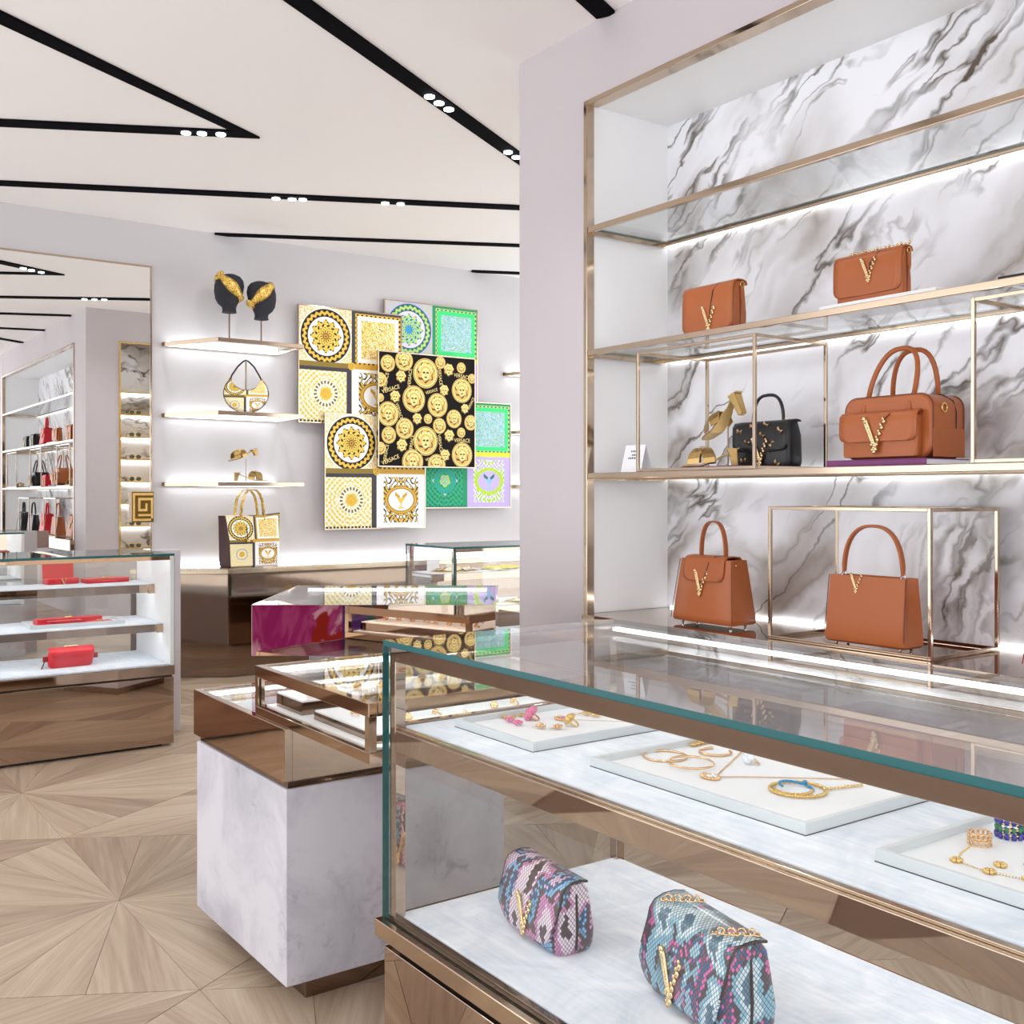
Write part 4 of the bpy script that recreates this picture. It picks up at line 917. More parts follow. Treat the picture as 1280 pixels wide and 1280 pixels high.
# ------------------------------------------------------------------ goods in the niche
RZ = -PI / 2
flap_bag('tan leather flap bag, plain top, nearest the pillar on its glass shelf', (3.035, 2.89, S3 + 0.002), RZ, W=0.262, H=0.195, D=0.09, vx=0.012, vz=0.028, vs=0.072)
rs = one('riser_block', MB().box(-0.22, 0.22, -0.10, 0.10, 0, 0.022), 'white_lacquer', 'thin white riser under the tan flap bag with top chain', 'riser', (3.06, 2.12, S3 + 0.002), RZ, bevel=0.002)
flap_bag('tan leather flap bag with gold chain on its top, set on white riser', (3.03, 2.175, S3 + 0.024), RZ, W=0.262, H=0.165, D=0.07, vx=0.01, vz=0.075, vs=0.062, full=False, drop=0.022, chain=True)
one('riser_block', MB().box(-0.34, 0.34, -0.13, 0.13, 0, 0.014), 'edge_black', 'thin black riser under the red top-handle bag', 'riser', (3.07, 1.35, S3 + 0.002), RZ, bevel=0.002)
top_handle_bag('bright red top-handle bag on a black riser, seen in the mirror', (3.08, 1.36, S3 + 0.016), RZ, 'red_leather', 0.28, 0.2, 0.14, dark='red_dark')
flap_bag('black flap bag beside the red top-handle bag on the glass shelf', (3.05, 0.82, S3 + 0.002), RZ, 'black_leather', 0.25, 0.18, 0.09)
flap_bag('black flap bag at the end of the shelf, away from the pillar', (3.05, 0.38, S3 + 0.002), RZ, 'black_leather', 0.25, 0.17, 0.09)

def book(label, loc, rz, W, D, H, mat, page='paper', group=None):
    t = thing('book', label, 'book', loc, rz, group)
    MB().box(-W / 2 + 0.003, W / 2 - 0.003, -D / 2 + 0.003, D / 2 - 0.002, 0.003, H - 0.003).build('pages', page, t)
    c_ = MB(); c_.box(-W / 2, W / 2, -D / 2, D / 2, 0, 0.003); c_.box(-W / 2, W / 2, -D / 2, D / 2, H - 0.003, H); c_.box(-W / 2, W / 2, -D / 2, -D / 2 + 0.003, 0.003, H - 0.003); c_.build('cover', mat, t, bevel=0.001)
    return t
book('purple book lying under the gold sandals', (3.02, 2.85, S4 + 0.002), RZ, 0.30, 0.13, 0.016, 'book_purple')
bb = 0.022
book('purple book with blue spine marks under the tan boston bag', (3.09, 2.13, S4 + 0.002), RZ, 0.38, 0.24, bb, 'book_purple')
boston_bag('tan leather boston bag with front pocket and two rolled handles', (3.115, 2.12, S4 + 0.005 + bb), RZ, W=0.33, H=0.205, D=0.185)
studded_bag('black leather bag scattered with gold bow studs inside brass frame', (3.17, 2.745, S4 + 0.002), RZ, W=0.275, H=0.185)
sandal('heeled_sandal', 'gold crossed-strap sandal lying on the purple book', (3.025, 2.905, S4 + 0.018), RZ + 0.7, 0.215, heel=0.07)
sandal('heeled_sandal', 'gold high-heeled sandal tilted on a thin rod behind the purple book', (3.235, 3.03, S4 + 0.002), RZ - 0.1, 0.26, heel=0.095, tilt=-0.40, stand=0.185)
# card
cd = thing('sign_card', 'small white folded card with grey printed lines on the niche shelf', 'card', (3.02, 3.33, S4 + 0.002), RZ)
q = MB(); q.add([(-0.062, -0.03, 0), (0.062, -0.03, 0), (0.062, 0.0, 0.115), (-0.062, 0.0, 0.115), (0.062, 0.04, 0), (-0.062, 0.04, 0)], [(0, 1, 2, 3), (3, 2, 4, 5)]); q.build('card', 'paper', cd, solid=0.0015)
q = MB()
for zz, x0, x1 in ((0.086, -0.02, 0.035), (0.070, -0.01, 0.022), (0.057, -0.03, 0.026)):
    x = x0
    while x < x1:
        wl = R.uniform(0.004, 0.011); y = -0.03 + 0.03 * zz / 0.115 - 0.0014
        q.add([(x, y - 0.0004, zz), (x + wl, y - 0.0004, zz), (x + wl, y + 0.0012, zz + 0.006), (x, y + 0.0012, zz + 0.006)], [(0, 1, 2, 3)]); x += wl + 0.004
q.build('print', 'ink', cd)
# more goods along shelf four
boston_bag('black leather boston bag with tall handles, mirrored in the wall mirror', (3.12, 0.75, S4 + 0.005), RZ, 'black_leather', 0.3, 0.2, 0.18, dark='black_leather')
flap_bag('small red flap bag between the black and tan boston bags', (3.07, 1.42, S4 + 0.002), RZ, 'red_leather', 0.22, 0.16, 0.08)
sandal('heeled_sandal', 'gold sandal at the shelf end away from the pillar, mirrored', (3.05, -0.12, S4 + 0.002), RZ + 0.5, 0.2, heel=0.06)
# ledge row
ft = LED + 0.002
top_handle_bag('tan leather top-handle bag with V clasp on the bronze ledge', (3.06, 2.925, LED + 0.001), RZ)
tote_bag('tan leather tote with one arched handle inside the brass frame', (3.035, 2.18, LED + 0.001), RZ, W=0.308, H=0.225, D=0.115)
top_handle_bag('red leather top-handle bag on the bronze ledge', (3.06, 1.48, LED + 0.001), RZ, 'red_leather', dark='red_dark')
tote_bag('black leather tote with one arched handle on the bronze ledge', (3.05, 0.72, LED + 0.001), RZ, 'black_leather', dark='black_leather')
top_handle_bag('black leather top-handle bag at the ledge end away from the pillar', (3.06, 0.05, LED + 0.001), RZ, 'black_leather', dark='black_leather')

def cube_frame(label, x0, x1, y0, y1, z0, z1, group='brass cube frames in the niche', panel=False):
    t = thing('brass_frame', label, 'display frame', ((x0 + x1) / 2, (y0 + y1) / 2, z0), 0, group); O = t.location; r_ = 0.012
    for x in (x0, x1 - r_):
        for y in (y0, y1 - r_): MB(O).box(x, x + r_, y, y + r_, z0, z1).build('upright', 'brass', t, bevel=0.0015)
        for z in (z0, z1 - r_): MB(O).box(x, x + r_, y0 + r_, y1 - r_, z, z + r_).build('rail', 'brass', t, bevel=0.0015)
    for y in (y0, y1 - r_):
        for z in (z0, z1 - r_): MB(O).box(x0 + r_, x1 - r_, y, y + r_, z, z + r_).build('rail', 'brass', t, bevel=0.0015)
    if panel: MB(O).box(x1 - 0.008, x1 - 0.004, y0 + r_, y1 - r_, z0 + r_, z1 - r_).build('back_panel', 'calacatta_panel', t)
cube_frame('open brass cube frame around the black studded bag', 2.925, 3.335, 2.595, 3.225, S4 + 0.002, 1.93)
cube_frame('open brass cube frame next to the tan boston bag', 2.925, 3.335, 1.13, 1.765, S4 + 0.002, 1.93)
cube_frame('open brass cube frame over the gold sandal at the shelf end', 2.925, 3.335, -0.4, 0.24, S4 + 0.002, 1.93)
cube_frame('brass cube frame with marble back around the tan tote', 2.925, 3.31, 1.895, 2.535, LED + 0.001, 1.308, panel=True)
cube_frame('brass cube frame around the black tote on the ledge', 2.925, 3.31, 0.40, 1.04, LED + 0.001, 1.308, panel=True)

# ------------------------------------------------------------------ snakeskin bags in the front case
def snake_bag(label, loc, rz, mat, W, H, D, clasp_x, chain):
    t = thing('snakeskin_bag', label, 'handbag', loc, rz)
    lv = [(0, W * 0.90, D * 0.7, 0), (0.005, W * 0.95, D * 0.9, 0), (0.02, W * 0.985, D, 0), (H * 0.3, W, D * 1.02, 0), (H * 0.6, W * 0.98, D * 0.9, 0), (H * 0.85, W * 0.975, D * 0.76, 0), (H * 0.97, W * 0.965, D * 0.52, 0)]
    body(lv, D * 0.2, 4).build('body', mat, t, uvf=lambda p, i: (p[0] * 0.9 + (p[1] if p[0] >= 0 else -p[1]), p[2] + 0.1))
    pr = []
    for k in range(15):
        a_ = k / 14
        if a_ < 0.25: continue
        elif a_ < 0.6:
            th = 0.75 + (PI - 0.75) * (a_ - 0.25) / 0.35; pr.append((D * (0.03 + 0.41 * math.cos(th)), H * (0.83 + 0.19 * math.sin(th) ** 0.8)))
        else:
            f = (a_ - 0.6) / 0.4; pr.append((-D * (0.38 + 0.22 * min(1, f * 1.6) - 0.03 * f), H * (0.83 - 0.70 * f)))
    fl = flap_sheet(W * 0.985, pr, 0.05, 12); fo = fl.build('flap', mat, t, solid=0.004, uvf=lambda p, i: fl.uvd[i])
    for sx in (-1, 1):
        e = MB(); e.tube([(sx * W * 0.498, p[0], p[1]) for p in pr[:-3]], 0.0028, 6); e.build('piping', 'edge_black', fo)
        g = MB(); g.tube([(sx * W * 0.497, -D * 0.02, 0.012), (sx * W * 0.502, 0, H * 0.4), (sx * W * 0.482, 0, H * 0.84)], 0.003, 6); g.build('gusset_fold', 'edge_black', t)
    vlogo(t, clasp_x, -D * 0.585, H * 0.20, H * 0.42, 0.05)
    if chain:
        c_ = MB()
        for x0 in (-W * 0.30, W * 0.36):
            for i in range(9):
                u = i / 8; c_.torus((x0 + 0.035 * (u - 0.5), -D * 0.05 + D * 0.5 * (u - 0.5), H * 1.03 + 0.004 * (i % 2)), 0.0058, 0.0018, 10, 5, 0, (PI / 2 * (i % 2), 0, 0.9))
        c_.build('chain', 'rose_gold', t)
    else:
        MB().torus((W * 0.46, -D * 0.1, H * 0.86), 0.007, 0.0018, 12, 5, 0, (0, PI / 2, 0)).build('ring', 'rose_gold', t)
    return t
snake_bag('small pink and brown snakeskin flap bag on the lower pad', (1.345, 1.755, LD), RZ - 0.10, 'snake_pink', 0.225, 0.145, 0.095, 0.0, False)
snake_bag('larger blue and white snakeskin flap bag with gold chain ends', (1.385, 1.335, LD), RZ - 0.20, 'snake_blue', 0.25, 0.165, 0.12, -0.015, True)

# ------------------------------------------------------------------ jewellery
def tray(label, x0, x1, y0, y1, z, h=0.0185, group='white jewellery trays in the front case', mats=('tray_rim', 'tray_white')):
    t = thing('jewellery_tray', label, 'tray', ((x0 + x1) / 2, (y0 + y1) / 2, z), 0, group); O = t.location; r_ = 0.009
    for q in ((x0, x0 + r_, y0, y1), (x1 - r_, x1, y0, y1), (x0 + r_, x1 - r_, y0, y0 + r_), (x0 + r_, x1 - r_, y1 - r_, y1)):
        MB(O).box(q[0], q[1], q[2], q[3], z, z + h).build('rim', mats[0], t, bevel=0.001)
    MB(O).box(x0 + r_, x1 - r_, y0 + r_, y1 - r_, z, z + 0.006).build('pad', mats[1], t)
    if h < 0.02: MB(O).box(x0 - 0.001, x1 + 0.001, y0 - 0.001, y1 + 0.001, z, z + 0.0012).build('foot_edge', 'black_gap', t)
    return t
tray('white jewellery tray holding the pink stone pieces', 1.238, 1.605, 1.662, 1.945, UD)
tray('white jewellery tray holding the bangles and blue cord bracelet', 1.262, 1.625, 1.022, 1.515, UD)
tray('white jewellery tray holding the blue stone ring', 1.252, 1.612, 0.42, 0.895, UD)
JZ = UD + 0.006
def chain_pts(pts, n):
    L = [0]; P = [Vector(p) for p in pts]
    for a_, b_ in zip(P[:-1], P[1:]): L.append(L[-1] + (b_ - a_).length)
    out = []
    for k in range(n):
        s_ = L[-1] * k / (n - 1)
        for i in range(len(P) - 1):
            if s_ <= L[i + 1] + 1e-9: out.append(P[i].lerp(P[i + 1], (s_ - L[i]) / max(1e-9, L[i + 1] - L[i]))); break
    return out
def necklace(label, pts, pend, r=0.0014, gem=None, mat='rose_gold', step=0.0035):
    t = thing('necklace', label, 'necklace', (pend[0], pend[1], JZ)); O = t.location
    tot = sum((Vector(b_) - Vector(a_)).length for a_, b_ in zip(pts[:-1], pts[1:])); mb = MB(O)
    for p in chain_pts([(x, y, 0) for x, y in pts], int(tot / step)): mb.ball((p.x, p.y, JZ + r), r, 5, 4)
    mb.build('chain', mat, t)
    pm = MB(O); rr = random.Random(11)
    for i in range(14):
        a_ = 2 * PI * i / 14; pm.ball((pend[0] + 0.011 * math.cos(a_), pend[1] + 0.017 * math.sin(a_), JZ + 0.003), 0.0042, 6, 4)
    for i in range(8): pm.ball((pend[0] + rr.uniform(-.007, .007), pend[1] + rr.uniform(-.011, .011), JZ + 0.004), 0.0045, 6, 4, 1 if gem and i % 2 else 0)
    pm.build('pendant', [mat, gem or mat], t); return t
def ring(label, x, y, z, gem=None, R_=0.0095, rz=0.0, big=1.0, group=None, mat='rose_gold', name='finger_ring'):
    t = thing(name, label, 'ring', (x, y, z), rz, group)
    b_ = MB(); X_ = Matrix.Translation((0, 0, R_ * 0.62)) @ Matrix.Rotation(-0.95, 4, 'X') @ Matrix.Translation((0, 0, -R_)); b_.X = X_; b_.torus((0, 0, R_ + 0.0018), R_, 0.0018, 18, 6, 0, (PI / 2, 0, 0)); b_.build('band', mat, t)
    g = MB(); g.X = X_; zt = R_ * 2 + 0.0035
    for i in range(7): 
        a_ = 2 * PI * i / 6
        c_ = (0, 0, zt + 0.002 * big) if i == 6 else (0.0052 * big * math.cos(a_), 0.0052 * big * math.sin(a_), zt)
        g.ball(c_, 0.0042 * big, 6, 4)
    g.build('setting', gem or mat, t); return t
def bangle(label, x, y, R_, z=JZ, r=0.0022, mat='rose_gold', a0=0, a1=2 * PI, tilt=(0, 0, 0), name='bangle'):
    mb = MB(); mb.torus((0, 0, r), R_, r, 40, 6, 0, tilt, a0, a1); return one(name, mb, mat, label, 'bracelet', (x, y, z))
def earring(label, x, y, gem=None, s_=0.006, group=None, z=None, mat='rose_gold', name='earring'):
    t = thing(name, label, 'earring', (x, y, JZ if z is None else z), R.uniform(0, 3), group)
    mb = MB()
    for i in range(6): a_ = 2 * PI * i / 6; mb.ball((s_ * 0.9 * math.cos(a_), s_ * 0.9 * math.sin(a_), s_ * 0.8), s_ * 0.45, 7, 5)
    mb.ball((0, 0, s_), s_ * 0.55, 6, 4); mb.build('flower', gem or mat, t)
    MB().tube([(0, 0, s_ * 0.5), (s_ * 2.2, 0, s_ * 0.3)], 0.0008, 5).build('post', mat, t); return t
# tray one
for p in ((1.345, 1.890), (1.340, 1.853)): earring('pink stone stud earring of a pair', *p, 'gem_pink', 0.0085, 'pink stud earrings')
ring('gold ring with a large cluster of pink stones', 1.402, 1.872, JZ, 'gem_pink', 0.011, 0.6, 2.1)
necklace('gold necklace with a pink stone pendant', [(1.452, 1.842), (1.60, 1.90), (1.594, 1.70), (1.47, 1.825)], (1.452, 1.842), 0.0012, 'gem_pink')
for p in ((1.528, 1.845), (1.530, 1.818)): earring('polished round gold stud earring', *p, None, 0.008, 'round gold studs', mat='gold')
ring('plain domed gold ring beside the pink stones', 1.433, 1.775, JZ, None, 0.011, 0.4, 1.6, mat='gold')
for p in ((1.362, 1.80), (1.385, 1.772)): earring('gold openwork hoop earring', *p, None, 0.0085, 'openwork hoop earrings')
for p in ((1.355, 1.925), (1.372, 1.915), (1.40, 1.922)): earring('tiny gold flower earring with fine chain', *p, None, 0.0055, 'flower chain earrings', mat='gold')
# tray two
bangle('thin rose gold bangle half under the other bangle', 1.405, 1.468, 0.041)
bangle('thin rose gold bangle overlapping its neighbour', 1.398, 1.392, 0.041, JZ + 0.0045, tilt=(0.03, 0, 0))
bangle('open rose gold cuff bracelet with a gap', 1.506, 1.435, 0.030, a0=0.9, a1=5.9, r=0.0026, name='cuff_bracelet')
cb = MB()
for i, p in enumerate(chain_pts([(1.505, 1.495, 0), (1.54, 1.50, 0), (1.60, 1.482, 0)], 15)): cb.torus((p.x - 1.55, p.y - 1.49, 0.004), 0.0055, 0.0018, 10, 5, 0, (0.5 * (i % 2), 0.4, 0.5))
one('chain_bracelet', cb, 'gold', 'chunky gold chain bracelet laid straight', 'bracelet', (1.55, 1.49, JZ))
necklace('long rose gold chain necklace with an oval openwork pendant', [(1.608, 1.44), (1.375, 1.31), (1.43, 1.27), (1.606, 1.12)], (1.364, 1.312), 0.0016, 'gem_clear')
ring('rose gold ring with a large clear crystal', 1.506, 1.335, JZ, 'gem_clear', 0.0105, 1.0, 1.8)
for p in ((1.566, 1.34), (1.572, 1.305)): earring('rose gold drop earring of a pair', *p, None, 0.009, 'rose gold drop earrings')
def rope(label, cx_, cy_, R_, sy, a0, a1, mat, r, name, tail=None):
    mb = MB(); n = int(R_ * abs(a1 - a0) / (r * 1.5))
    for i in range(n):
        a_ = a0 + (a1 - a0) * i / n; mb.ball((R_ * math.cos(a_), R_ * sy * math.sin(a_), r * (1 + 0.3 * (i % 2))), r, 6, 4)
    if tail:
        for p in chain_pts([(x - cx_, y - cy_, 0) for x, y in tail], 12): mb.ball((p.x, p.y, r), r * 0.9, 6, 4)
    return one(name, mb, mat, label, 'bracelet', (cx_, cy_, JZ))
rope('gold rope bracelet circling the blue cord bracelet', 1.425, 1.170, 0.046, 1.0, 0, 2 * PI, 'gold', 0.0031, 'rope_bracelet', [(1.462, 1.145), (1.495, 1.135), (1.535, 1.125)])
rope('short gold rope bracelet joined to the blue cord', 1.420, 1.176, 0.031, 1.0, 2.2, 5.6, 'gold', 0.0026, 'rope_bracelet')
bc_ = MB(); bc_.torus((0, 0, 0.006), 0.028, 0.0022, 30, 6, 0, (0.12, 0.1, 0), -1.2, 2.9); bc_.ball((0.027, 0.004, 0.008), 0.0042, 8, 5)
one('cord_bracelet', bc_, 'cord_blue', 'turquoise blue cord bracelet inside the gold rope bracelet', 'bracelet', (1.428, 1.176, JZ))
for p in ((1.592, 1.133), (1.596, 1.100)): earring('gold flower earring beside the long chain', *p, 'gold', 0.008, 'gold flower earrings')
# tray three
bw = thing('band_ring', 'wide ring set with dark blue stones', 'ring', (1.485, 0.835, JZ), 0.3)
for q, (mt, nm) in enumerate((('gold', 'band'), ('gem_blue', 'blue_stones'), ('gem_green', 'green_stones'))):
    g = MB()
    if q == 0:
        for zz in (0.006, 0.014, 0.022): g.torus((0, 0, zz), 0.017, 0.0018, 22, 5)
    else:
        for i in range(12):
            a_ = 2 * PI * i / 12
            for zz in ((0.004, 0.025) if q == 1 else (0.014,)): g.ball((0.018 * math.cos(a_), 0.018 * math.sin(a_), zz), 0.0042 if q == 1 else 0.0034, 6, 4, 0, (1, 1, 1.3))
    g.build(nm, mt, bw)
gr = MB()
for i in range(14):
    a_ = 2 * PI * i / 14
    for zz in (0.004, 0.014): gr.torus((0.015 * math.cos(a_), 0.015 * math.sin(a_), zz), 0.0042, 0.0013, 8, 5, 0, (PI / 2, 0, a_ + PI / 2))
one('openwork_ring', gr, 'rose_gold', 'openwork gold ring next to the blue stone ring', 'ring', (1.418, 0.842, JZ))
fb = thing('flower_bracelet', 'fine gold bracelet with small flower links', 'bracelet', (1.34, 0.77, JZ)); g = MB(); fl_ = MB()
pts = [(0.06, 0.075), (0.02, 0.065), (-0.015, 0.05), (-0.02, 0.0), (-0.005, -0.045), (0.03, -0.06), (0.07, -0.03)]
for p in chain_pts([(x, y, 0) for x, y in pts], 70): g.ball((p.x, p.y, 0.0013), 0.0013, 5, 4)
g.build('chain', 'gold', fb)
for (x, y) in (pts[2], pts[3], pts[4], (0.015, 0.005), (0.045, -0.02)):
    for i in range(6): a_ = 2 * PI * i / 6; fl_.ball((x + 0.0055 * math.cos(a_), y + 0.0055 * math.sin(a_), 0.003), 0.0036, 6, 4)
fl_.build('flower_links', 'gold', fb)

# vitrine jewellery
vz = VZA + 0.030
va = thing('jewellery_block', 'white ring block with dark sides at the front of the gold vitrine', 'riser', (1.47, 2.37, vz)); O = va.location
MB(O).box(1.185, 1.76, 2.20, 2.54, vz, vz + 0.020).build('side', 'bronze_dark', va); MB(O).box(1.187, 1.758, 2.202, 2.538, vz + 0.020, vz + 0.024).build('top_pad', 'tray_white', va)
vb = thing('jewellery_block', 'white jewellery block with dark sides at the back of the gold vitrine', 'riser', (1.47, 2.68, vz)); O = vb.location
MB(O).box(1.178, 1.77, 2.60, 2.765, vz, vz + 0.034).build('side', 'bronze_dark', vb); MB(O).box(1.180, 1.768, 2.602, 2.763, vz + 0.034, vz + 0.038).build('top_pad', 'tray_white', vb)
rr = random.Random(21)
for i in range(14):
    x = 1.24 + 0.5 * (i % 7) / 6 + rr.uniform(-.015, .015); y = 2.30 + 0.13 * (i // 7) + rr.uniform(-.02, .02)
    ring(('small gold ring with clear stones on the front vitrine block', 'small plain gold ring lying on the front vitrine block')[min(1, i % 3)], x, y, vz + 0.024, ('gem_clear', None, None)[i % 3], 0.0085, rr.uniform(0, 3), 1.2, ('crystal rings on the front vitrine block', 'plain rings on the front vitrine block')[min(1, i % 3)])
for i in range(8):
    ring('gold ring standing on the taller back vitrine block', 1.23 + 0.07 * i, 2.645 + rr.uniform(-.02, .02), vz + 0.038, None, 0.0095, rr.uniform(0, 3), 1.5, 'gold rings on the vitrine block')
for i in range(4):
    nk = MB()
    for k in range(40): nk.ball((0.24 * (k / 39) - 0.12, 0.012 * math.sin(k * 0.08), 0.0013), 0.0013, 5, 4)
    one('fine_chain', nk, 'rose_gold', 'fine gold chain laid straight on the taller back vitrine block', 'necklace', (1.34 + 0.13 * (i % 2) * 1.9, 2.70 + 0.03 * (i // 2), vz + 0.038), 0.1, 'fine chains on the vitrine block')

# ------------------------------------------------------------------ red leather goods in the stepped case
def wallet(label, loc, rz, W, Dp, H, name='wallet', clasp=True, group=None):
    t = thing(name, label, 'wallet', loc, rz, group)
    MB().box(-W / 2, W / 2, -Dp / 2, Dp / 2, 0, H * 0.8).build('body', 'red_leather', t, bevel=0.005, seg=3)
    MB().box(-W / 2 - 0.001, W / 2 + 0.001, -Dp / 2 - 0.002, Dp / 2, H * 0.8, H).build('flap', 'red_leather', t, bevel=0.003)
    if clasp: 
        c_ = MB()
        for i in range(6): c_.ball((0.014 * math.cos(i), -Dp * 0.1 + 0.010 * math.sin(i), H + 0.003), 0.0055, 6, 4)
        c_.build('clasp', 'gold', t)
    return t
w1 = thing('wallet', 'red wallet standing open with its flap raised', 'wallet', (1.40, 6.27, 0.852), 0.12)
MB().box(-0.085, 0.085, -0.035, 0.05, 0, 0.034).build('body', 'red_leather', w1, bevel=0.006, seg=3)
q = MB(); q.X = Matrix.Translation((0, 0.05, 0.03)) @ Matrix.Rotation(-0.12, 4, 'X'); q.box(-0.085, 0.085, -0.008, 0.004, -0.02, 0.085); q.build('raised_flap', 'red_leather', w1, bevel=0.004)
vlogo(w1, 0.0, -0.038, 0.004, 0.03)
wallet('flat red long wallet with gold clasp on the top tier', (1.63, 6.25, 0.852), 0.10, 0.24, 0.10, 0.026)
tl_ = tray('grey and white tray of red wallets on the middle tier', 1.18, 1.66, 5.96, 6.20, 0.645, 0.02, 'tray in the red showcase')
wallet('red card case at the front of the grey tray', (1.36, 6.02, 0.651), 0.05, 0.17, 0.06, 0.026, 'card_case', False)
wallet('long red wallet lying behind the card case', (1.40, 6.115, 0.651), 0.05, 0.34, 0.085, 0.03, 'long_wallet', True)
wallet('thin red cardholder lying flat with gold clasp', (1.54, 6.02, 0.651), 0.0, 0.13, 0.07, 0.012, 'card_holder', True)
rb = thing('belt_bag', 'red leather belt bag with rounded ends and a gold clasp', 'handbag', (1.37, 5.93, 0.441), 0.08)
body([(0, 0.20, 0.045, 0), (0.01, 0.225, 0.06, 0), (0.045, 0.235, 0.066, 0), (0.08, 0.225, 0.06, 0), (0.10, 0.18, 0.035, 0)], 0.03, 5).build('body', 'red_leather', rb)
pr = [(0.02, 0.098), (0, 0.104), (-0.025, 0.094), (-0.035, 0.08), (-0.037, 0.06)]
flap_sheet(0.225, pr, 0.02).build('flap', 'red_leather', rb, solid=0.004)
q = MB()
for i in range(9): q.ball((-0.03 + 0.0075 * i, -0.008 + 0.006 * (i % 2), 0.108), 0.006, 6, 4)
q.build('clasp', 'rose_gold', rb)
for sx in (-1, 1): MB().box(sx * 0.128 - 0.012, sx * 0.128 + 0.012, -0.008, 0.008, 0.035, 0.062).build('strap_loop', 'red_dark', rb, bevel=0.003)
MB().tube([(-0.13, -0.004, 0.045), (-0.145, -0.02, 0.02), (-0.155, -0.03, 0.004)], 0.003, 6).build('cord', 'edge_black', rb)

# ------------------------------------------------------------------ goods on the wall shelves
def head_form(label, loc, rz, flip, rod):
    t = thing('head_form', label, 'head form', loc, rz)
    MB().loft([[(r_ * math.cos(2 * PI * i / 16), r_ * math.sin(2 * PI * i / 16), z_) for i in range(16)] for r_, z_ in ((0.045, 0), (0.045, 0.006))], 0).build('base', 'silver', t)
    MB().tube([(0, 0, 0.006), (0, 0, rod + 0.02)], 0.0065, 8).build('rod', 'bronze_dark', t)
    h = MB(); rings = []
    for z_, rx, ry, ox in ((0, 0.055, 0.058, 0), (0.015, 0.050, 0.055, 0), (0.04, 0.052, 0.058, -0.002), (0.065, 0.072, 0.074, -0.012), (0.10, 0.092, 0.086, -0.012), (0.15, 0.106, 0.094, -0.006), (0.20, 0.110, 0.098, 0), (0.24, 0.100, 0.090, 0.003), (0.27, 0.074, 0.068, 0.006), (0.286, 0.036, 0.034, 0.008), (0.291, 0.008, 0.008, 0.009)):
        rings.append([(ox * flip + rx * math.cos(2 * PI * i / 20), ry * math.sin(2 * PI * i / 20), rod + z_) for i in range(20)])
    h.loft(rings, 0); h.build('head', 'black_felt', t)
    # twisted headband: a wide tilted loop over the crown
    hb = MB(); X = Matrix.Translation((0.002 * flip, 0, rod + 0.185)) @ Matrix.Rotation(0.78 * flip, 4, 'Y')
    hb.X = X; rings = []
    for i in range(37):
        a_ = 2 * PI * i / 36; ex, ey = 0.122, 0.104; c_ = (ex * math.cos(a_), ey * math.sin(a_)); tw = 0.004 * math.sin(a_ * 9)
        wz = 0.034 + 0.010 * math.sin(a_ * 3)
        rings.append([(c_[0] * 0.95, c_[1] * 0.95, -wz), (c_[0] * 1.05 + tw, c_[1] * 1.05, -wz * 0.6), (c_[0] * (1.07), c_[1] * 1.07, tw), (c_[0] * 1.05 - tw, c_[1] * 1.05, wz * 0.6), (c_[0] * 0.95, c_[1] * 0.95, wz)])
    hb.loft(rings, 0, False, True); b_ = hb.build('headband', 'baroque_gold', t)
    kn = MB(); kn.X = X
    for i in range(5): kn.ball((-0.118 + 0.004 * i, -0.05 + 0.022 * i, 0.012 * (-1) ** i), 0.026, 8, 6, 0, (0.8, 1, 1.1))
    kn.build('knot', 'baroque_gold', b_); return t
head_form('black head form with gold headband slanting down to the right', (2.905, 7.70, 2.484), -0.2, 1, 0.225)
head_form('black head form with gold headband slanting down to the left', (3.14, 7.66, 2.484), -0.2, -1, 0.19)

def print_uv(W, H): return lambda p, i: (max(0, min(1, (p[0] + W / 2) / W)), max(0, min(1, p[2] / H)))
# hobo
hb = thing('hobo_bag', 'gold and white printed hobo bag hanging from a stand', 'handbag', (3.035, 7.70, 1.955), -0.35)
MB().box(-0.13, 0.15, -0.06, 0.06, 0, 0.006).build('stand_base', 'silver', hb)
MB().tube([(0, 0.03, 0.006), (0, 0.03, 0.40)], 0.0065, 8).build('stand_rod', 'bronze_dark', hb)
ol = []
for i in range(13): a_ = PI + PI * i / 12; ol.append((0.165 * math.cos(a_), 0.16 + 0.150 * math.sin(a_)))
ol += [(0.150, 0.215), (0.118, 0.262), (0.10, 0.235), (0.075, 0.200), (0.03, 0.180), (-0.03, 0.182), (-0.075, 0.205), (-0.10, 0.235), (-0.118, 0.262), (-0.150, 0.215)]
cxo, cyo = 0, 0.115
b_ = MB(); b_.loft([[(x * k_ + cxo * (1 - k_), y, cyo + (z_ - cyo) * k_) for x, z_ in ol] for y, k_ in ((-0.045, 0.82), (-0.04, 0.93), (-0.02, 1.0), (0.02, 1.0), (0.04, 0.93), (0.045, 0.82))], 0)
b_.build('body', 'silk_gold', hb, uvf=print_uv(0.33, 0.27))
MB().tube([(x, -0.02, z_) for x, z_ in ol], 0.004, 6, 0, True).build('piping', 'brown_suede', hb)
MB().tube([(-0.115, 0, 0.255), (-0.105, 0.005, 0.29), (-0.06, 0.012, 0.36), (-0.02, 0.018, 0.40), (0.0, 0.02, 0.41), (0.02, 0.018, 0.40), (0.06, 0.012, 0.36), (0.10, 0.005, 0.29), (0.115, 0, 0.255)], 0.0065, 8).build('handle', 'edge_black', hb)
for sx in (-1, 1): MB().torus((sx * 0.114, 0, 0.264), 0.010, 0.003, 12, 6, 0, (PI / 2, 0, 0)).build('ring', 'gold', hb)
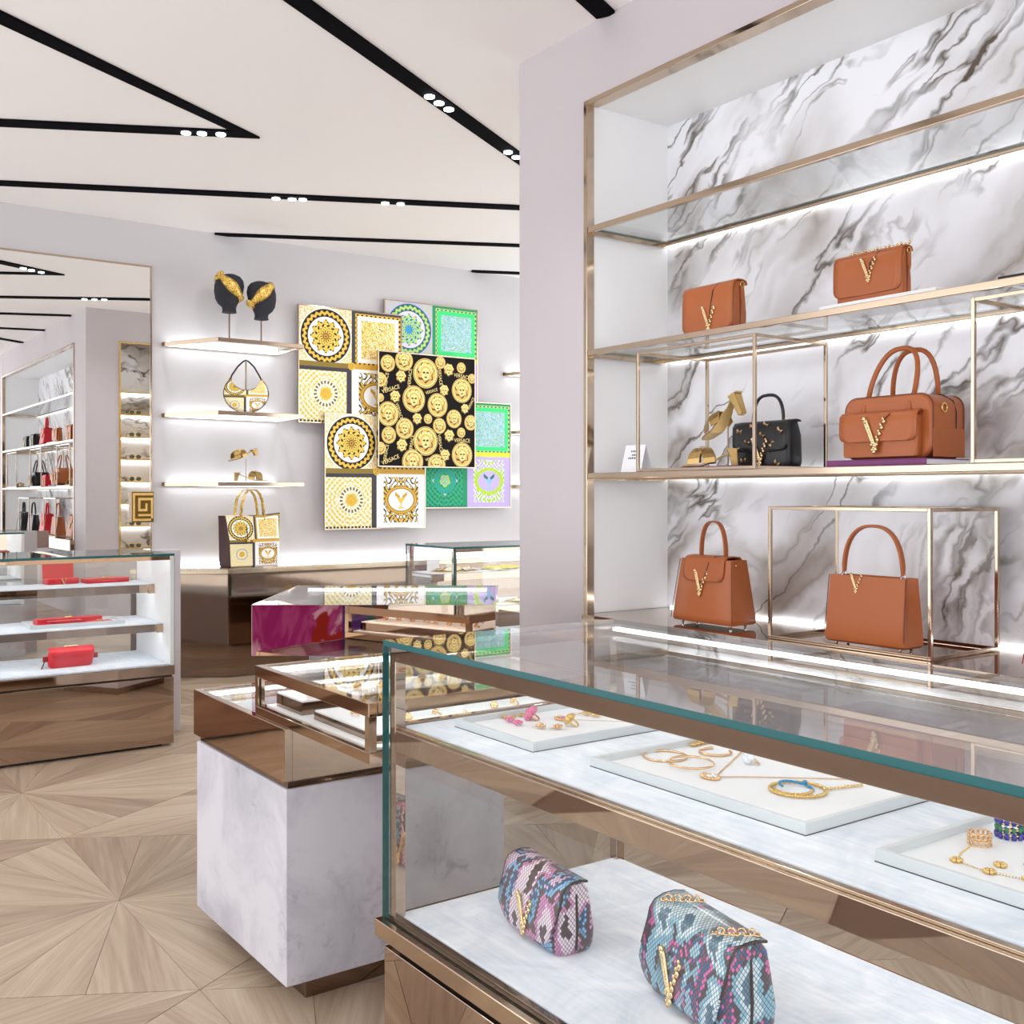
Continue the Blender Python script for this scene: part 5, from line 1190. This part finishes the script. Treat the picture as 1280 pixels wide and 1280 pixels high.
# sandals on the lowest shelf
one('riser_plate', MB().box(-0.17, 0.17, -0.08, 0.08, 0, 0.010), 'silver', 'pale metal plate under the gold sandals on the wall shelf', 'riser', (3.05, 7.70, 1.44), -0.3, bevel=0.001)
sandal('heeled_sandal', 'gold crossed-strap sandal standing on the pale metal plate', (3.06, 7.67, 1.45), PI - 0.35, 0.25, heel=0.065)
sandal('heeled_sandal', 'gold sandal lifted on a rod above its twin on the wall shelf', (3.03, 7.735, 1.45), 0.1, 0.24, heel=0.05, tilt=-0.22, stand=0.175)
# printed tote on the counter
tt = thing('printed_tote', 'large gold, black and white printed tote with dark suede side', 'handbag', (3.075, 7.735, 0.806), 0.10)
W_, H_, D_ = 0.41, 0.385, 0.19
b_ = MB(); b_.box(-W_ / 2, W_ / 2, -D_ / 2, D_ / 2, 0, H_)
tb = MB(); rings = []
for f, wf, df in ((0, 0.94, 0.9), (0.03, 0.97, 1.0), (0.5, 1.0, 0.95), (0.9, 1.07, 0.7), (1.0, 1.10, 0.62)):
    h2, k2, zz = W_ * wf / 2, D_ * df / 2, H_ * f
    rings.append([(-h2, -k2, zz), (-h2 * 0.33, -k2, zz - (0.012 if f > 0.8 else 0)), (h2 * 0.33, -k2, zz - (0.012 if f > 0.8 else 0)), (h2, -k2, zz + (0.02 if f > 0.95 else 0)), (h2 - 0.02 * f, 0, zz), (h2, k2, zz), (-h2, k2, zz), (-h2 + 0.02 * f, 0, zz)])
tb.loft(rings, 0, True, False)
n_ = 8
for fi in range(len(tb.f)):
    c_ = [tb.v[i] for i in tb.f[fi]]
    if all(p[0] < -W_ * 0.40 for p in c_): tb.m[fi] = 1
tb.build('body', ['silk_gold', 'brown_suede'], tt, uvf=print_uv(W_ * 1.05, H_))
for y in (-0.05, 0.05):
    MB().ribbon(arch(-0.095, 0.095, H_ - 0.04, 0.235, y, 18, 0.75), (0, 1, 0), 0.034, 0.007).build('handle', 'baroque_gold', tt)
MB().tube([(-0.06, -0.052, H_ - 0.02), (-0.06, -D_ * 0.42, H_ - 0.12), (-0.06, -D_ * 0.5, H_ - 0.17)], 0.004, 6).build('charm_cord', 'edge_black', tt)
MB().ball((-0.06, -D_ * 0.52 - 0.004, H_ - 0.19), 0.014, 10, 6).build('charm', 'gold', tt)

# ------------------------------------------------------------------ scarf panels
def scarf_panel(label, x0, z0, y, mat, S=0.93, frame='brass', group=None, mt=None):
    t = thing('scarf_panel', label, 'scarf panel', (x0 + S / 2, y, z0), 0, group); O = t.location
    mx0, mx1, mz0, mz1 = mt; MB(O).box(mx0, mx1, y + 0.018, YB - 0.001, mz0, mz1).build('wall_mount', 'black_gap', t)
    MB(O).box(x0, x0 + S, y, y + 0.018, z0, z0 + S).build('board', 'paper', t)
    fr = MB(O); k_ = 0.008
    fr.box(x0 - k_, x0, y - 0.006, y + 0.022, z0 - k_, z0 + S + k_); fr.box(x0 + S, x0 + S + k_, y - 0.006, y + 0.022, z0 - k_, z0 + S + k_); fr.box(x0, x0 + S, y - 0.006, y + 0.022, z0 - k_, z0); fr.box(x0, x0 + S, y - 0.006, y + 0.022, z0 + S, z0 + S + k_)
    fr.build('frame', frame, t)
    s_ = MB(O).box(x0 + 0.001, x0 + S - 0.001, y - 0.003, y, z0 + 0.001, z0 + S - 0.001)
    s_.build('silk', mat, t, uvf=lambda p, i: ((p[0] + S / 2) / S, p[2] / S)); return t
scarf_panel('gold and white baroque silk scarf panel next to the lit shelves', 3.555, 1.935, 7.898, 'silk_gold', mt=(3.7, 4.2, 2.1, 2.7))
scarf_panel('mint and lilac silk scarf panel hung above the medallion scarf', 4.35, 2.065, 7.93, 'silk_mint', mt=(4.6, 5.2, 2.3, 2.9))
scarf_panel('gold and white baroque silk scarf panel hung below the medallion scarf', 3.766, 1.072, 7.86, 'silk_gold', mt=(3.9, 4.4, 1.2, 1.8))
scarf_panel('mint and lilac silk scarf panel with its vase corner showing below', 4.69, 1.237, 7.895, 'silk_mint', mt=(4.9, 5.5, 1.4, 2.0))
simple('silk_black', (0.008, 0.006, 0.006), 0.7, spec=0.15); simple('print_gold', srgb(222, 178, 82), 0.4); simple('print_light', srgb(250, 224, 140), 0.4); simple('print_dark', srgb(84, 56, 16), 0.5)
DX, DZ, DY, DS = 4.220, 1.588, 7.80, 0.948
md = scarf_panel('black silk scarf panel covered in gold medallions with faces', DX, DZ, DY, 'silk_black', DS, mt=(4.505, 4.675, 2.012, 2.055))
pm = MB(md.location); yl = [DY - 0.0035]
def disc(u, v_, r, m, lay, sx=1.0, n=24, lump=0.0, ph=0.0):
    y = DY - 0.0035 - 0.0005 * lay; c_ = (DX + u * DS, DZ + v_ * DS); out = []
    for i in range(n):
        a_ = 2 * PI * i / n; rr_ = r * (1 + lump * math.sin(a_ * 7 + ph)); x = min(max(c_[0] + rr_ * sx * math.cos(a_), DX + 0.002), DX + DS - 0.002); z_ = min(max(c_[1] + rr_ * math.sin(a_), DZ + 0.002), DZ + DS - 0.002)
        out.append((x, y, z_))
    pm.add(out, [tuple(range(n))], m)
def face(u, v_, r, lay):
    k_ = r / DS
    disc(u, v_ + 0.05 * k_, r * 0.66, 2, lay, 0.95, 28, 0.14); disc(u, v_ + 0.10 * k_, r * 0.60, 0, lay + 1, 0.95, 28, 0.16, 1)
    for q in range(7):
        a_ = 0.2 + q * (PI - 0.4) / 6; disc(u + 0.50 * k_ * math.cos(a_), v_ + (0.12 + 0.45 * math.sin(a_)) * k_, r * 0.11, 1, lay + 2, 1, 10)
    disc(u, v_ - 0.06 * k_, r * 0.42, 1, lay + 3, 0.78)
    for sx in (-1, 1): disc(u + sx * 0.14 * k_, v_ + 0.04 * k_, r * 0.075, 2, lay + 4, 1.5, 10); disc(u + sx * 0.36 * k_, v_ - 0.22 * k_, r * 0.10, 0, lay + 4, 0.7, 10)
    disc(u, v_ - 0.10 * k_, r * 0.10, 0, lay + 4, 0.5, 10); disc(u, v_ - 0.27 * k_, r * 0.06, 2, lay + 4, 2.0, 10)
pxs = lambda x, y: ((x - 448) / 512, 1 - (y - 312) / 600)
for (x, y, r_) in ((493, 372, 40), (577, 350, 50), (690, 410, 72), (770, 345, 30), (885, 365, 27), (888, 490, 60), (628, 552, 64), (755, 578, 58), (495, 638, 58), (845, 648, 45), (703, 655, 24), (765, 690, 38), (580, 712, 50), (498, 750, 40), (938, 665, 38), (690, 775, 70), (885, 722, 25), (890, 845, 62), (622, 888, 60), (750, 902, 52), (455, 460, 34), (945, 420, 24), (455, 820, 30), (455, 555, 20)):
    u, v_ = pxs(x, y); rm = r_ / 600 * DS * 1.13
    disc(u, v_, rm, 0, 0, 0.96); disc(u, v_, rm * 0.93, 2, 1, 0.96); disc(u, v_, rm * 0.90, 1, 2, 0.96); disc(u, v_, rm * 0.80, 0, 3, 0.96); face(u, v_, rm * 0.98, 4)
for (x, y, r_) in ((560, 440, 36), (815, 385, 38), (790, 498, 34), (530, 548, 36), (905, 592, 30), (645, 660, 34), (818, 745, 37), (565, 805, 38), (795, 852, 36)):
    u, v_ = pxs(x, y); face(u, v_, r_ / 600 * DS * 1.35, 4)
pm.build('printed_medallions', ['print_gold', 'print_light', 'print_dark'], md)
fc_ = bpy.data.curves.new('scarf_text', 'FONT'); fc_.body = 'VERSACE'; fc_.align_x = 'CENTER'; fc_.align_y = 'CENTER'; fc_.size = 1.0
fo_ = bpy.data.objects.new('scarf_text', fc_); COL.objects.link(fo_); dg = bpy.context.evaluated_depsgraph_get(); dg.update()
tm = bpy.data.meshes.new_from_object(fo_.evaluated_get(dg)); bpy.data.objects.remove(fo_)
tm.materials.clear(); tm.materials.append(M['print_light'])
for (x, y, rot, sz) in ((508, 507, 18, 0.036), (888, 412, -6, 0.034), (722, 505, 18, 0.026), (507, 880, 22, 0.036), (890, 766, 0, 0.034), (722, 868, 16, 0.026), (768, 420, -82, 0.032), (607, 440, 84, 0.032), (551, 622, -70, 0.030), (768, 785, -80, 0.032), (616, 790, 80, 0.030), (484, 470, 80, 0.032), (940, 560, 60, 0.026), (484, 845, 78, 0.030)):
    u, v_ = pxs(x, y); o = bpy.data.objects.new('lettering', tm); COL.objects.link(o); o.parent = md
    o.location = Vector((DX + u * DS, DY - 0.0040, DZ + v_ * DS)) - md.location; o.rotation_euler = (PI / 2, math.radians(-rot), 0); o.scale = (sz * 1.2, sz * 1.35, sz)

# ------------------------------------------------------------------ folded scarves in the case behind the pillar, eyewear
simple('scarf_yellow', srgb(226, 206, 70), 0.5); simple('scarf_lilac', srgb(206, 180, 220), 0.5)
def folded(label, loc, rz, mats, W=0.3, D=0.2, seed=1, group=None):
    t = thing('folded_scarf', label, 'scarf', loc, rz, group); rr = random.Random(seed)
    for k_, mt in enumerate(mats):
        g = MB(); nx, ny = 14, 8; ph = rr.uniform(0, 6); w_ = W * (1 - 0.12 * k_); d_ = D * (1 - 0.12 * k_); vs = []
        for j in range(ny + 1):
            for i in range(nx + 1):
                x, y = w_ * (i / nx - 0.5), d_ * (j / ny - 0.5)
                e = min(1, min(i, nx - i) / 2, min(j, ny - j) / 2)
                vs.append((x + 0.01 * math.sin(y * 40 + ph), y + 0.012 * math.sin(x * 26 + ph), 0.001 + 0.010 * k_ + e * (0.010 + 0.006 * math.sin(x * 45 + y * 30 + ph))))
        g.add(vs, [(j * (nx + 1) + i, j * (nx + 1) + i + 1, (j + 1) * (nx + 1) + i + 1, (j + 1) * (nx + 1) + i) for j in range(ny) for i in range(nx)], 0, True)
        g.build('fold', mt, t, solid=0.001, uvf=lambda p, i: ((p[0] + w_ / 2) / w_, (p[1] + d_ / 2) / d_))
    return t
cols = [('silk_gold', 'scarf_yellow'), ('baroque_gold', 'silk_gold'), ('scarf_yellow', 'baroque_gold'), ('scarf_lilac', 'silk_mint'), ('silk_mint', 'scarf_lilac'), ('silk_gold', 'baroque_gold')]
SL = ['gold silk scarf folded at the corner post, top tier of scarf case', 'yellow-topped silk scarf in the middle of the scarf case top tier', 'dark gold scarf topped folded yellow silk on the scarf case top tier', 'lilac and mint scarf folded on the scarf case middle tier', 'gold and white scarf folded centrally on the scarf case middle tier', 'white silk scarf with dark gold fold on the scarf case middle tier', 'mint scarf with lilac fold on the scarf case bottom deck', 'yellow-topped silk scarf on the scarf case bottom deck']
for i, (x, y, z_, c_) in enumerate(((3.72, 5.84, 0.852, 1), (4.08, 5.82, 0.852, 0), (4.42, 5.84, 0.852, 2), (3.75, 5.68, 0.645, 3), (4.15, 5.68, 0.645, 1), (4.5, 5.68, 0.645, 5), (3.8, 5.6, 0.441, 4), (4.3, 5.6, 0.441, 0))):
    folded(SL[i], (x, y, z_), R.uniform(-.3, .3), cols[c_], 0.3, 0.18, i, 'folded scarves in the case')
th_ = Matrix.Rotation(cv.rotation_euler.z, 4, 'Z')
for i, (x, y) in enumerate(((-0.22, 0.12), (0.18, 0.1))):
    p = th_ @ Vector((x, y, 0)); folded(('folded lilac and mint scarf lying in the mirrored vitrine', 'folded gold silk scarf lying in the mirrored vitrine')[i], (cw.x + p.x, cw.y + p.y, 0.90), R.uniform(0, 1), cols[3 - 3 * i], 0.32, 0.26, 30 + i)
pc = one('price_card', MB().box(-0.05, 0.05, -0.001, 0.001, 0, 0.075), 'paper', 'small white card standing in the scarf case', 'card', (3.62, 5.95, 0.852), 0.1)
proto = None
def sunglasses(loc, rz, label):
    t = thing('sunglasses', label, 'sunglasses', loc, rz, 'sunglasses in the gold cabinet')
    for sx in (-1, 1):
        l_ = MB(); l_.loft([[(sx * 0.036 + 0.030 * math.cos(2 * PI * i / 14), y, 0.026 + 0.023 * math.sin(2 * PI * i / 14)) for i in range(14)] for y in (-0.001, 0.001)], 0); l_.build('lens', 'lens_grey', t)
        MB().torus((sx * 0.036, 0, 0.026), 0.029, 0.003, 16, 5, 0, (PI / 2, 0, 0), sy=0.8).build('rim', 'gold', t)
        MB().tube([(sx * 0.068, 0, 0.036), (sx * 0.068, 0.11, 0.034), (sx * 0.066, 0.14, 0.006)], 0.0028, 6).build('temple', 'edge_black', t)
    MB().tube([(-0.008, 0, 0.032), (0, -0.002, 0.036), (0.008, 0, 0.032)], 0.0022, 6).build('bridge', 'gold', t)
for i in range(7):
    sunglasses((3.44, 3.975, evz[i] + 0.0005), PI + R.uniform(-.1, .1), 'grey-lensed sunglasses on the %s of the gold cabinet' % ('lowest shelf', 'second shelf up', 'third shelf up', 'fourth shelf up', 'fifth shelf up', 'sixth shelf up', 'seventh shelf up')[i])
